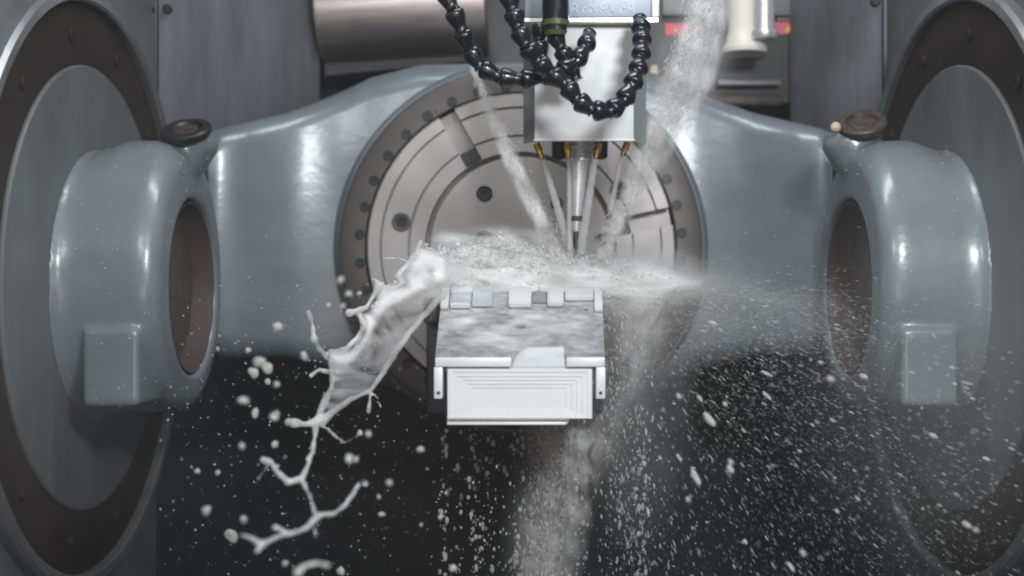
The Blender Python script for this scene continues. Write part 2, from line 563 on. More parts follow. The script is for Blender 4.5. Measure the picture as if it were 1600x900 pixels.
# lifting plugs on the bosses
for s in (-1, 1):
    c = P(290, 203, 2.0) if s < 0 else P(1347, 192, 2.0)
    tilt = Vector((-.06, -.50, .86)) if s < 0 else Vector((-.18, -.55, .80))
    t = thing('lifting_plug', 'dark oily round plug with rusty middle on top of left hub' if s < 0 else 'rust brown round plug with pale nick on top of right hub', 'plug', c, 'lifting plugs on the hubs')
    M = frame(c, tilt)
    r = .043 if s < 0 else .041
    obj('plug_rim', lathe([(-.010, r * .92), (-.005, r), (.001, r), (.004, r * .93), (.004, r * .66), (-.001, r * .60), (-.001, r*.5), (-.010, r*.5)], M, 40, True), M_bolt if s < 0 else M_rust, t)
    obj('plug_core', lathe([(-.01, r * .49), (.0005, r * .49), (.002, r * .38), (.000, r * .2), (.000, .0001)], M, 28), M_rust, t)
    if s > 0:
        q = P(1306, 200, 1.99)
        obj('plug_nick', lathe([(0, .0001), (0, .009), (.008, .008), (.011, .004), (.011, .0001)], frame(q, (-.3, -1, .2)), 12), M_tan, t)

# ------------------------------------------------------------------ rotary table
tbl = thing('rotary_table', 'round steel rotary table with bolt ring, turned grooves and radial slots', 'rotary table', (TC.x, 2.3, TC.z))
k_ = 2.3 / F
ro, rp_, rh = 286 * k_, 241 * k_, 254 * k_
obj('rim_ring', lathe([(-.045, rp_ + .004), (-.016, rp_ + .004), (-.014, rp_ + .006), (-.014, ro - .008), (-.017, ro - .002), (-.022, ro), (-.045, ro)], MT, 160, True), M_rim, tbl)
def groove(r, wd=.0044, d=.011):
    return [(0, r + wd / 2), (-d, r + wd / 2), (-d, r - wd / 2), (0, r - wd / 2)]
prof = [(-.04, rp_), (-.003, rp_), (0, rp_ - .003)] + groove(219 * k_) + groove(175 * k_) + [(0, 150 * k_), (-.028, 150 * k_), (-.028, 142 * k_), (-.003, 142 * k_), (-.002, 141 * k_), (-.001, 60 * k_), (-.001, .0001)]
prof += [(-.04, .0001)]
plate = obj('face_plate', lathe(prof, MT, 192), M_plate, tbl, sm=0)
# cut slots and holes
cut = bmesh.new()
def cut_slot(ang, r0, r1, wd):
    b = bmesh.new()
    add_box(b, r0, r1, -wd / 2, wd / 2, -.034, .02)
    join(cut, b, MT @ Matrix.Rotation(ang, 4, 'Z'))
    b.free()
def local_angle(dx, dy):
    v = MT.inverted() @ Vector((TC.x + dx, 2.3, TC.z + dy))
    return math.atan2(v.y, v.x)
for deg in (119, 12, 241, 300):
    cut_slot(local_angle(math.cos(R(deg)), math.sin(R(deg))), 150.5 * k_, 250 * k_, 28 * k_)
holes = [(757, 303, 13), (757, 375, 15), (938, 375, 10), (870, 318, 10), (690, 452, 10)]
for hx, hy, hr in holes:
    q = MT.inverted() @ P(hx, hy, 2.3)
    b = lathe([(-.03, .0001), (-.03, hr * k_), (.02, hr * k_), (.02, .0001)], MT @ Matrix.Translation((q.x, q.y, 0)), 24)
    join(cut, b); b.free()
bmesh.ops.recalc_face_normals(cut, faces=cut.faces[:])
cme = bpy.data.meshes.new('cutter'); cut.to_mesh(cme); cut.free()
co = bpy.data.objects.new('cutter', cme); C.objects.link(co)
md = plate.modifiers.new('cut', 'BOOLEAN'); md.object = co; md.operation = 'DIFFERENCE'; md.solver = 'EXACT'
bpy.context.view_layer.update()
baked(plate)
bpy.data.objects.remove(co)
plate.data.materials.clear(); plate.data.materials.append(M_plate)
smooth_mesh(plate.data, 25)
for deg in (119, 12, 241, 300):
    bm = bmesh.new(); add_box(bm, 153 * k_, 174 * k_, -13.5 * k_, 13.5 * k_, -.033, -.012, .001, 1)
    bm.transform(MT @ Matrix.Rotation(local_angle(math.cos(R(deg)), math.sin(R(deg))), 4, 'Z'))
    obj('slot_shade_block', bm, M_hole, tbl, 0)  # dark block added to put shade into the slot's inner end
# socket screws in the holes and counterbores
def screw_mesh(r, name):
    b = lathe([(-.004, .0001), (-.004, r), (.0012, r), (.0022, r * .9), (.0022, r * .52), (.0009, r * .46), (.0009, .0001)], None, 20)
    me = bpy.data.meshes.new(name); b.to_mesh(me); b.free(); smooth_mesh(me); me.materials.append(M_bolt)
    return me
sm_rim = screw_mesh(8.0 * k_, 'rim_bolt')
for k in range(36):
    a = local_angle(-math.cos(R(4.7 + 10 * k)), math.sin(R(4.7 + 10 * k)))
    o = link('rim_bolt', sm_rim, None, tbl)
    o.matrix_local = Matrix.Translation((-TC.x, -2.3, -TC.z)) @ MT @ Matrix.Translation((rh * math.cos(a), rh * math.sin(a), -.0145))
for hx, hy in ((680, 172), (672, 178)):
    q = MT.inverted() @ P(hx, hy, 2.3)
    obj('pin_hole', lathe([(-.002, .0001), (-.002, .0035), (.0008, .0035), (.0008, .0001)], MT @ Matrix.Translation((q.x, q.y, -.0145)), 10), M_hole, tbl)
for hx, hy in ((627, 347), (968, 297), (700, 505)):
    q = MT.inverted() @ P(hx, hy, 2.3)
    Q = MT @ Matrix.Translation((q.x, q.y, 0))
    pg = obj('port_plug', lathe([(-.003, 9.5 * k_), (.001, 9.5 * k_), (.0018, 10.5 * k_), (.0018, 14 * k_), (.001, 15 * k_), (-.003, 15 * k_)], Q, 28, True), M_rim, tbl)
    obj('port_screw', lathe([(-.003, .0001), (.0006, .0001), (.0006, 4 * k_), (.0022, 4.6 * k_), (.0022, 9 * k_), (-.003, 9.2 * k_)], Q, 20), M_bolt, pg)
for hx, hy, hr in holes[:2]:
    q = MT.inverted() @ P(hx, hy, 2.3)
    Q = MT @ Matrix.Translation((q.x, q.y, -.011))
    obj('socket_screw', lathe([(0, .0001), (0, 5 * k_), (.006, 5.6 * k_), (.006, (hr - 3) * k_), (.003, (hr - 2) * k_), (-.01, (hr - 2) * k_)], Q, 20), M_hole, tbl)

# ------------------------------------------------------------------ cover roll, upper left behind the cradle
t = thing('cover_roll', 'brushed steel roll cover lying crosswise above the cradle, upper left', 'cover', (-.30, 2.76, .63))
c0, c1 = P(503, 22, 2.74), P(760, 5, 2.74)
M = frame(c0, c1 - c0)
Lc = (c1 - c0).length
obj('roll', lathe([(0, .0001), (0, .118), (.004, .123), (Lc - .004, .123), (Lc, .118), (Lc, .0001)], M, 64), M_roll, t)
obj('roll_shade_strip', prism([P(503, 60, 2.70), P(760, 40, 2.70), P(730, 96, 2.72), P(508, 118, 2.72)], (0, .02, 0)), M_box, t, 0)  # dark strip standing in for the shaded underside of the roll

# ------------------------------------------------------------------ tool magazine door, upper right
t = thing('tool_magazine', 'dark tool magazine front with two red labels and cream sleeve, upper right', 'tool magazine', P(1140, 160, 2.62))
p0, p1 = P(1008, 162, 2.62), P(1252, -30, 2.62)
box_obj('magazine_case', p0.x, p1.x, 2.62, 2.84, p0.z, p1.z, M_box, t, .006)
a, b = P(1035, 24, 2.60), P(1255, -20, 2.60)
box_obj('top_bar', a.x, b.x, 2.602, 2.619, a.z, b.z, M_side, t, .004)
a, b = P(1040, 54, 2.61), P(1083, 35, 2.61)
box_obj('red_label', a.x, b.x, 2.6165, 2.6195, a.z, b.z, M_red, t, .0006, 1)
a, b = P(1200, 53, 2.61), P(1250, 33, 2.61)
rl = box_obj('red_label', a.x, b.x, 2.6165, 2.6195, a.z, b.z, M_pink, t, .0006, 1)
tri = [P(1226, 50, 2.612), P(1247, 50, 2.612), P(1236.5, 34, 2.612)]
obj('warning_triangle', prism(tri, (0, .003, 0)), M_yellow, rl, 0)
obj('warning_mark', prism([P(1235, 47, 2.6105), P(1238, 47, 2.6105), P(1239, 39, 2.6105), P(1234, 39, 2.6105)], (0, .001, 0)), M_ink, rl, 0)
bm = bmesh.new()
for x in (1217, 1224, 1231, 1238):
    a, b = P(x, 30, 2.61), P(x + 4, 27, 2.61)
    add_box(bm, a.x, b.x, 2.6165, 2.619, a.z, b.z)
tag(obj('label_print', bm, M_pale, t, 0))
# cream sleeve with its turned foot
c = P(1170, -60, 2.50)
c2 = P(1163, 84, 2.50)
M = frame(c2, Vector((.004, 0, 1)))
hl = c.z - c2.z
obj('sleeve', lathe([(0, .0001), (0, .046), (.008, .048), (.022, .040), (.05, .034), (hl, .036), (hl, .0001)], M, 40), M_cream, t)
c2 = P(1194, 57, 2.46)
obj('steel_bushing', lathe([(-.006, .0001), (-.006, .024), (0, .027), (.010, .027), (.012, .021), (.13, .021), (.13, .0001)], frame(c2, (0, 0, 1)), 32), M_chrome, t)
a, b = P(1120, 135, 2.60), P(1218, 126, 2.60)
box_obj('ledge', a.x, b.x, 2.585, 2.619, a.z, b.z, M_side, t, .003)
a, b = P(1100, 166, 2.60), P(1220, 148, 2.60)
box_obj('rusty_sill', a.x, b.x, 2.59, 2.619, a.z, b.z, M_rust, t, .006)
obj('tan_bracket', prism([P(1013, 126, 2.55), P(1030, 126, 2.55), P(1027, 102, 2.55), P(1018, 102, 2.55)], (0, .03, 0)), M_tan, t, 0)

# ------------------------------------------------------------------ spindle head
YS = 1.84
sp = thing('spindle_head', 'white spindle head with chamfered grey corners hanging from above', 'spindle', P(912, 33, YS + .08))
def slab_prism(poly_xy, z0, z1):
    bm = bmesh.new()
    a = [bm.verts.new((x, y, z0)) for x, y in poly_xy]
    b = [bm.verts.new((x, y, z1)) for x, y in poly_xy]
    bm.faces.new(a); bm.faces.new(b[::-1])
    n = len(poly_xy)
    for k in range(n):
        bm.faces.new((a[k], a[(k + 1) % n], b[(k + 1) % n], b[k]))
    return bm
zb = P(0, 221, YS).z
zt = P(0, 30, YS).z
xl, xr = P(835, 0, YS).x, P(990, 0, YS).x
xl2, xr2 = P(818, 0, YS + .03).x, P(1010, 0, YS + .03).x
core = [(xl + .004, YS + .003), (xr - .004, YS + .003), (xr2, YS + .035), (xr2, YS + .20), (xl2, YS + .20), (xl2, YS + .035)]
obj('chamfered_body', slab_prism(core, zb + .034, zt + .02), M_chamf, sp, 0)
obj('corner_cheek', slab_prism([core[0], core[5], (core[5][0] + .003, core[5][1]), (core[0][0] + .003, core[0][1] + .001)], zb + .001, zb + .0338), M_chamf, sp, 0)
obj('corner_cheek', slab_prism([core[1], core[2], (core[2][0] - .003, core[2][1]), (core[1][0] - .003, core[1][1] + .001)], zb + .001, zb + .0338), M_chamf, sp, 0)
fp = box_obj('white_front', xl, xr, YS - .006, YS + .0025, zb, zt + .02, M_white, sp, .0022)
bm = bmesh.new()
add_box(bm, xl - .001, xr + .001, YS - .0075, YS - .0062, zb, zb + .0026, .0004, 1)
obj('lower_trim', bm, M_white, sp)
# upper block with polished lower edge
YU = 1.812
ub = box_obj('upper_block', P(820, 0, YU).x, P(1026, 0, YU).x, YU, YU + .020, P(0, 27, YU).z, P(0, -60, YU).z, M_blue, sp, .003)
obj('edge_strip', prism([P(820, 28, YU - .001), P(1028, 28, YU - .001), P(1028, 34, YU - .001), P(820, 34, YU - .001)], (0, .018, 0)), M_edge, ub, 0)
box_obj('side_rail', P(1018, 0, YU - .004).x, P(1030, 0, YU - .004).x, YU - .006, YU - .0005, P(0, 28, YU).z, P(0, -60, YU).z, M_edge, ub, .002)
# raised cast marks, too worn to read
bm = bmesh.new()
x = 893
for wd, kind in ((11, 'box'), (9, 'bar'), (14, 'x'), (10, 'box'), (9, 'v'), (12, 'bar'), (10, 'box')):
    def stroke(x0, y0, x1, y1, th=1.6):
        p, q = P(x0, y0, YU), P(x1, y1, YU)
        d = (q - p).normalized(); nrm = Vector((-d.z, 0, d.x)) * th * .5 * YU / F
        b = prism([p + nrm, p - nrm, q - nrm, q + nrm], (0, -.0016, 0)); join(bm, b); b.free()
    if kind == 'box':
        stroke(x, 7, x, 20); stroke(x + wd - 3, 7, x + wd - 3, 20); stroke(x, 7, x + wd - 3, 7); stroke(x, 15, x + wd - 3, 14)
    elif kind == 'bar':
        stroke(x + 3, 7, x + 3, 20); stroke(x + 3, 8, x + wd - 2, 13)
    elif kind == 'x':
        stroke(x, 7, x + wd - 3, 20); stroke(x + wd - 3, 7, x, 20)
    else:
        stroke(x, 7, x + wd / 2, 20); stroke(x + wd / 2, 20, x + wd - 2, 7)
    x += wd + 4
obj('raised_marks', bm, M_bluel, ub, 0)
# nose with collars and four brass nozzles
YN = 1.92
obj('spindle_nose', lathe([(.03, .0001), (.03, .024), (-.010, .024), (-.012, .020), (-.018, .020), (-.018, .0001)], Matrix.Translation(P(906, 222, YN)), 32), M_chrome, sp)
for px in (874, 938):
    obj('dark_nut', lathe([(.02, .0001), (.02, .013), (-.024, .012), (-.028, .007), (-.028, .0001)], Matrix.Translation(P(px, 222, YN + .03)), 10), M_bolt, sp)
for x0, y0, x1, y1, YY in ((838, 224, 847, 247, 1.90), (887, 224, 888, 246, 1.89), (936, 224, 931, 247, 1.89), (981, 222, 972, 244, 1.91)):
    a, b = P(x0, y0, YY), P(x1, y1, YY)
    d = b - a
    obj('brass_nozzle', lathe([(0, .0001), (0, .0058), (d.length * .55, .0058), (d.length * .6, .0046), (d.length, .0036), (d.length, .0001)], frame(a, d), 16), M_brass, sp)

# ------------------------------------------------------------------ tool holder and cutter
th = thing('tool_holder', 'slim tapered steel tool holder with dark cutter above the workpiece', 'tool holder', P(905, 240, YN))
a, b = P(905, 240, YN), P(897, 402, YN)
a = Vector((a.x, YN, a.z)); b = Vector((P(899, 0, YN).x, YN, b.z))
d = b - a; Ld = d.length
kk = YN / F
Mh = frame(a, d)
obj('taper', lathe([(0, .0001), (0, 19 * kk), (6 * kk, 19 * kk), (7 * kk, 21 * kk), (12 * kk, 21 * kk), (14 * kk, 18 * kk), (70 * kk, 13 * kk), (108 * kk, 9.5 * kk), (122 * kk, 7 * kk), (124 * kk, .0001)], Mh, 40), M_chrome, th)
obj('copper_band', lathe([(98 * kk, 10.2 * kk), (98 * kk, 11.0 * kk), (106 * kk, 10.3 * kk), (106 * kk, 9.4 * kk)], Mh, 32, True), M_rust, th)
bm = lathe([(118 * kk, .0001), (118 * kk, 4.6 * kk), (146 * kk, 4.6 * kk), (150 * kk, 4.2 * kk), (163 * kk, 3.6 * kk), (164 * kk, .0001)], Mh, 16)
obj('cutter', bm, M_carb, th)

# ------------------------------------------------------------------ segmented coolant hoses
def seg_mesh(r, L, name):
    prof = [(0, .0001), (0, .66), (.04, .82), (.12, .97), (.20, 1.0), (.34, .98), (.56, .84), (.76, .70), (.84, .64), (.93, .66), (1.03, .72), (1.03, .0001)]
    b = lathe([(h * L, q * r) for h, q in prof], None, 20)
    me = bpy.data.meshes.new(name); b.to_mesh(me); b.free(); smooth_mesh(me, 50); me.materials.append(M_hose)
    return me
def hose(label, pts, YY, rpx, pitch, name='coolant_hose', ys=None):
    kx = YY / F
    path = catmull([P(x, y, YY if ys is None else ys[i]) for i, (x, y) in enumerate(pts)], 40)
    root = thing(name, label, 'coolant hose', path[0], 'segmented coolant hoses')
    me = seg_mesh(rpx * kx, pitch * kx, 'hose_segment')
    d = 0.0; nxt = 0.0; last = path[0]; marks = [path[0]]
    for p in path[1:]:
        d += (p - last).length; last = p
        if d - nxt >= pitch * kx:
            nxt += pitch * kx; marks.append(p.copy())
    for a, b in zip(marks, marks[1:]):
        o = link('hose_segment', me, None, root)
        o.matrix_local = Matrix.Translation(-path[0]) @ frame(a, b - a)
    return root
hose('black segmented hose sweeping in from top left and looping under the block', [(678, -45), (697, -8), (716, 34), (735, 80), (752, 106), (785, 122), (825, 124), (862, 116), (892, 104), (911, 82), (920, 58), (923, 30)], 1.74, 15.5, 33, ys=[1.70] * 3 + [1.72] * 4 + [1.73, 1.74, 1.75, 1.77, 1.79])
hose('black segmented hose hanging in a deep U before the white spindle', [(786, -40), (797, 0), (808, 40), (826, 78), (852, 108), (884, 132), (906, 160), (942, 177), (972, 160), (990, 128), (1001, 92), (1003, 58), (999, 26)], 1.72, 16.5, 29, ys=[1.69] * 4 + [1.70, 1.70, 1.70, 1.70, 1.71, 1.72, 1.74, 1.76, 1.79])
hose('short black hose below the thick tube with yellow green bands', [(866, 52), (877, 76), (888, 100), (902, 128)], 1.75, 15, 27)
hose('short black hose dropping left of the yellow green banded tube', [(846, 38), (842, 62), (846, 88), (858, 112)], 1.77, 15, 27)
t = thing('coolant_tube', 'thick dark blue tube with yellow green bands over spindle block', 'coolant tube', P(868, -40, 1.74))
M = frame(P(868, -60, 1.735), (0, 0, -1))
kx = 1.735 / F
obj('tube_sleeve', lathe([(0, .0001), (0, 21 * kx), (92 * kx, 21 * kx), (96 * kx, 19 * kx), (108 * kx, 18 * kx), (112 * kx, 14 * kx), (112 * kx, .0001)], M, 32), M_hose, t)
obj('green_band', lathe([(93 * kx, 20 * kx), (93 * kx, 22 * kx), (101 * kx, 21 * kx), (101 * kx, 18 * kx)], M, 32, True), M_green, t)
obj('green_band', lathe([(109 * kx, 14 * kx), (109 * kx, 18.6 * kx), (116 * kx, 15 * kx), (116 * kx, 13 * kx)], M, 32, True), M_green, t)
obj('pipe_highlight_clip', lathe([(20 * kx, 21.2 * kx), (20 * kx, 22.6 * kx), (26 * kx, 22.6 * kx), (26 * kx, 21.2 * kx)], M, 32, True), M_bezel, t).name = 'highlight_ring'  # pale steel ring added round the tube as its highlight

# ------------------------------------------------------------------ workpiece
YF, YB = 1.72, 1.90
wp = thing('workpiece', 'bright milled metal workpiece with stepped front and sloping wet deck', 'workpiece', P(812, 665, YF))
fl, fr = P(680, 0, YF).x, P(945, 0, YF).x
bl, br = P(691, 0, YB).x, P(940, 0, YB).x
zf, zk = P(0, 557, YF).z, P(0, 456, YB).z
def deck_pt(u, v, h=0.0):
    """u across 0..1, v from front 0 to back 1, h above the deck"""
    a = Vector((fl + (fr - fl) * u, YF, zf)); b = Vector((bl + (br - bl) * u, YB, zk))
    nrm = Vector((0, -(zk - zf), YB - YF)).normalized()
    return a.lerp(b, v) + nrm * h
def deck_slab(u0, u1, v0, v1, h0, h1, name, mat, parent, bev=.0012):
    bm = bmesh.new()
    vs = [bm.verts.new(deck_pt(u, v, h)) for h in (h0, h1) for u, v in ((u0, v0), (u1, v0), (u1, v1), (u0, v1))]
    for f in ((3, 2, 1, 0), (4, 5, 6, 7), (0, 1, 5, 4), (1, 2, 6, 5), (2, 3, 7, 6), (3, 0, 4, 7)):
        bm.faces.new([vs[i] for i in f])
    if bev:
        bmesh.ops.bevel(bm, geom=bm.edges[:], offset=bev, segments=2, affect='EDGES')
    return obj(name, bm, mat, parent)
# the deck: cut-out in its front edge and a drilled hole
N1 = [(0, 0), (.455, 0), (.475, .10), (.545, .17), (.765, .17), (.775, 0), (1, 0), (1, 1), (0, 1)]
bm = bmesh.new()
top = [bm.verts.new(deck_pt(u, v, 0)) for u, v in N1]
bot = [bm.verts.new(deck_pt(u, v, -.016)) for u, v in N1]
bm.faces.new(top); bm.faces.new(bot[::-1])
for k in range(len(N1)):
    bm.faces.new((top[k], bot[k], bot[(k + 1) % len(N1)], top[(k + 1) % len(N1)]))
deck = obj('deck', bm, M_deck, wp, 0)
cut = bmesh.new()
nrm = (deck_pt(.5, .5, 1) - deck_pt(.5, .5, 0))
for u, v, r in ((.50, .45, .0085), (.085, .36, .0062), (.915, .12, .0050), (.095, .07, .004), (.90, .70, .004)):
    b = lathe([(-.03, .0001), (-.03, r), (.02, r), (.02, .0001)], frame(deck_pt(u, v, 0), nrm), 20); join(cut, b); b.free()
bmesh.ops.recalc_face_normals(cut, faces=cut.faces[:])
cme = bpy.data.meshes.new('cutter'); cut.to_mesh(cme); cut.free()
co = bpy.data.objects.new('cutter', cme); C.objects.link(co)
md = deck.modifiers.new('cut', 'BOOLEAN'); md.object = co; md.operation = 'DIFFERENCE'; md.solver = 'EXACT'
bpy.context.view_layer.update(); baked(deck); bpy.data.objects.remove(co)
deck.data.materials.clear(); deck.data.materials.append(M_deck)
# bright ramp in the cut-out
obj('ramp', prism([deck_pt(.452, -.02, -.014), deck_pt(.778, -.02, -.014), deck_pt(.768, .172, -.0035), deck_pt(.54, .172, -.0035), deck_pt(.472, .10, -.009)], nrm * -.006), M_ramp, wp, 0)
# milky puddles lying on the deck
def puddle(u0, u1, v0, v1, seed):
    n = 44; vs = []; th = []
    for i in range(n):
        for j in range(n):
            a, b = i / (n - 1), j / (n - 1)
            vs.append(tuple(deck_pt(u0 + (u1 - u0) * a, v0 + (v1 - v0) * b, .0007)))
            e = min(a, 1 - a, b, 1 - b) * 6
            q = math.sin(9 * a + seed) * math.sin(7 * b + 2 * seed) + .6 * math.sin(17 * a - 11 * b + seed) + .3 * math.sin(31 * b + 23 * a)
            th.append(max(0, min(1, e)) * max(0, min(1, .45 + q * .55)))
    q = []
    for i in range(n - 1):
        for j in range(n - 1):
            k = i * n + j
            q += [(k, k + n, k + n + 1), (k, k + n + 1, k + 1)]
    me = raw_mesh('coolant_puddle', np.array(vs), np.array(q))
    at = me.attributes.new('thickness', 'FLOAT', 'POINT'); at.data.foreach_set('value', np.array(th, np.float32))
    me.materials.append(M_foam)
    o = bpy.data.objects.new('coolant_puddle', me); C.objects.link(o)
    return tag(o, 'milky coolant puddles lying over the workpiece deck', 'coolant puddle', None, 'stuff')
puddle(.01, .99, .0, .70, 1.3)
# raised rim pieces along the back of the deck
deck_slab(.0, .05, .70, 1.0, .0005, .008, 'end_wall', M_part, wp)
deck_slab(.95, 1.0, .66, 1.0, .0005, .007, 'end_wall', M_part, wp)
deck_slab(.06, .19, .92, 1.0, .0005, .010, 'back_rib', M_part, wp)
deck_slab(.195, .32, .74, .99, .0005, .007, 'polished_pad', M_pad, wp)
deck_slab(.055, .185, .74, .915, .0005, .004, 'polished_pad', M_pad, wp)
deck_slab(.06, .185, .715, .735, .0005, .009, 'back_rib', M_part, wp)
deck_slab(.42, .56, .72, .99, .0005, .011, 'square_boss', M_part, wp, .002)
deck_slab(.66, .76, .74, .99, .0005, .011, 'square_boss', M_part, wp, .002)
deck_slab(.77, .945, .84, .99, .0005, .008, 'back_rib', M_part, wp)
deck_slab(.565, .655, .80, .99, .0005, .003, 'pocket_floor', M_pock, wp)
for u, v in ((.085, .36), (.915, .12)):
    obj('deck_screw', lathe([(0, .0001), (0, .0022), (.003, .0026), (.003, .005), (-.004, .005)], frame(deck_pt(u, v, -.003), nrm), 16), M_chrome, wp)
# front rail and the two legs of the surrounding frame
zr = P(0, 573, YF).z
def rail(x0, x1, name):
    a, b = P(x0, 0, YF).x, P(x1, 0, YF).x
    return box_obj(name, a, b, YF - .004, YF + .018, zr, P(0, 558.5, YF).z, M_part, wp, .0015)
rail(680, 799, 'front_rail'); rail(885, 945, 'front_rail')
zl = P(0, 623, YF).z
for x0, x1 in ((678, 692), (931, 946)):
    a, b = P(x0, 0, YF).x, P(x1, 0, YF).x
    lg = box_obj('frame_leg', a, b, YF - .0035, YF + .03, zl, zr - .0004, M_part, wp, .0015)
    q = P((x0 + x1) / 2, 614, YF - .0036)
    obj('leg_hole', lathe([(0, .0001), (0, .0024), (.0007, .0024), (.0007, .0001)], frame(q, (0, -1, 0)), 12), M_hole, lg)
# stepped front block: terraces cut one into the next
def px_rect(x0, y0, x1, y1, YY):
    return P(x0, 0, YF).x, P(x1, 0, YF).x, P(0, y1, YF).z, P(0, y0, YF).z
x0, x1, z0, z1 = px_rect(698, 574, 926, 664, YF)
core_poly = [(x0, z1), (x1, z1), (x1, P(0, 655, YF).z), (P(892, 0, YF).x, P(0, 656, YF).z), (P(886, 0, YF).x, z0), (x0, z0)]
fb = obj('front_block', prism_xz(core_poly, YF + .004, YB + .02), M_part, wp, 0)
md = fb.modifiers.new('b', 'BEVEL'); md.width = .0014; md.segments = 2; baked(fb)
terr = [(700, 576, 924, 653), (707, 581, 917, 650), (715, 588, 909, 647), (723, 594, 901, 644), (731, 600, 893, 641), (739, 606, 884, 638)]
for i, (a0, b0, a1, b1) in enumerate(terr):
    # each terrace is a rectangular collar standing a little behind the one outside it
    yy = YF - .0070 + .0013 * i
    if i < len(terr) - 1:
        c0_, d0_, c1_, d1_ = terr[i + 1]
    bm = bmesh.new()
    X0, X1, Z0, Z1 = px_rect(a0, b0, a1, b1, YF)
    if i < len(terr) - 1:
        U0, U1, V0, V1 = px_rect(c0_, d0_, c1_, d1_, YF)
        out = [(X0, Z0), (X1, Z0), (X1, Z1), (X0, Z1)]
        inn = [(U0, V0), (U1, V0), (U1, V1), (U0, V1)]
        vo = [bm.verts.new((x, yy, z)) for x, z in out]; vi = [bm.verts.new((x, yy, z)) for x, z in inn]
        wo = [bm.verts.new((x, YF + .0035, z)) for x, z in out]; wi = [bm.verts.new((x, YF + .0035, z)) for x, z in inn]
        for k in range(4):
            k2 = (k + 1) % 4
            bm.faces.new((vo[k], vo[k2], vi[k2], vi[k])); bm.faces.new((wo[k], wi[k], wi[k2], wo[k2]))
            bm.faces.new((vo[k], wo[k], wo[k2], vo[k2])); bm.faces.new((vi[k], vi[k2], wi[k2], wi[k]))
    else:
        add_box(bm, X0, X1, yy, YF + .0035, Z0, Z1)
    obj('terrace_step', bm, M_part, fb, 0)
# lower lip of the block
bm = bmesh.new()
add_box(bm, P(699, 0, YF).x, P(884, 0, YF).x, YF - .010, YF + .0035, P(0, 663, YF).z, P(0, 658.5, YF).z, .0012)
obj('lower_lip', bm, M_part, fb)

# fixture that carries the workpiece on the table
t = thing('work_fixture', 'dark steel fixture block joining the workpiece to the round table', 'fixture', (0, 2.1, -.1))
box_obj('fixture_block', P(668, 0, 1.95).x, P(940, 0, 1.95).x, YB + .022, 2.2985, P(0, 640, 2.0).z, P(0, 470, 1.95).z, M_fix, t, .006)
box_obj('fixture_jaw', P(664, 0, 1.93).x, P(690, 0, 1.93).x, YB + .002, YB + .0215, P(0, 505, 1.92).z, P(0, 464, 1.92).z, M_fix, t, .003)

# ------------------------------------------------------------------ coolant: splash, ligaments, films
def _ico(sub):
    b = bmesh.new(); bmesh.ops.create_icosphere(b, subdivisions=sub, radius=1.0)
    v = np.array([tuple(x.co) for x in b.verts]); f = np.array([[x.index for x in q.verts] for q in b.faces]); b.free()
    return v, f
ico_v, ico_f = _ico(1)
ico2_v, ico2_f = _ico(2)
ball_v, ball_f = ico2_v, ico2_f
def blob_cloud(name, balls, vox, mat, smooth_it=4):
    """balls (centre, radius) fused into one skin of liquid"""
    V, Fc = ball_v, ball_f
    cen = np.array([tuple(c) for c, r in balls]); rad = np.array([r for c, r in balls])
    vv = (V[None] * rad[:, None, None] + cen[:, None, :]).reshape(-1, 3)
    ff = (Fc[None] + (np.arange(len(balls)) * len(V))[:, None, None]).reshape(-1, 3)
    me = raw_mesh(name, vv, ff)
    o = bpy.data.objects.new(name, me); C.objects.link(o)
    m1 = o.modifiers.new('r', 'REMESH'); m1.mode = 'VOXEL'; m1.voxel_size = vox
    m2 = o.modifiers.new('s', 'SMOOTH'); m2.factor = .5; m2.iterations = smooth_it
    bpy.context.view_layer.update()
    baked(o)
    o.data.materials.clear(); o.data.materials.append(mat)
    for p in o.data.polygons: p.use_smooth = True
    return o
def chain(pts, step=.35):
    """pts: (px, py, Y, r px): balls strung along a wandering thread"""
    balls = []
    for (x0, y0, Y0, r0), (x1, y1, Y1, r1) in zip(pts, pts[1:]):
        n = max(2, int(math.hypot(x1 - x0, y1 - y0) / max(1.2, min(r0, r1) * step * 2)))
        for k in range(n + 1):
            t_ = k / n
            Y_ = Y0 + (Y1 - Y0) * t_
            wob = 1 + .12 * math.sin(.35 * (x0 + (x1 - x0) * t_) + .27 * (y0 + (y1 - y0) * t_))
            wx = 1.3 * math.sin(.11 * (y0 + (y1 - y0) * t_) + .07 * x0); wy = 1.3 * math.sin(.13 * (x0 + (x1 - x0) * t_) + .05 * y0)
            balls.append((P(x0 + (x1 - x0) * t_ + wx, y0 + (y1 - y0) * t_ + wy, Y_), (r0 + (r1 - r0) * t_) * .86 * wob * Y_ / F))
    return balls

lig = []
A = lambda *p: lig.extend(chain(list(p)))
# outer bead of the sheet, from the crown down to the stem
A((657, 380, 1.900, 6), (648, 398, 1.900, 5), (626, 426, 1.890, 6))
A((622, 430, 1.890, 7), (632, 444, 1.880, 5), (612, 450, 1.870, 5), (592, 448, 1.860, 8), (585, 464, 1.860, 5), (573, 482, 1.850, 5), (546, 488, 1.840, 8))
A((562, 492, 1.850, 6), (568, 510, 1.830, 6), (560, 530, 1.820, 7), (540, 546, 1.800, 6), (518, 550, 1.800, 7))
A((518, 550, 1.800, 7), (519, 580, 1.752, 6), (517, 605, 1.697, 6), (508, 630, 1.642, 8), (494, 660, 1.580, 10))
A((512, 560, 1.800, 5), (497, 545, 1.790, 5), (492, 530, 1.780, 7), (487, 505, 1.780, 3.5), (482, 488, 1.770, 6))
A((517, 580, 1.752, 5), (500, 578, 1.745, 5), (487, 588, 1.720, 5))
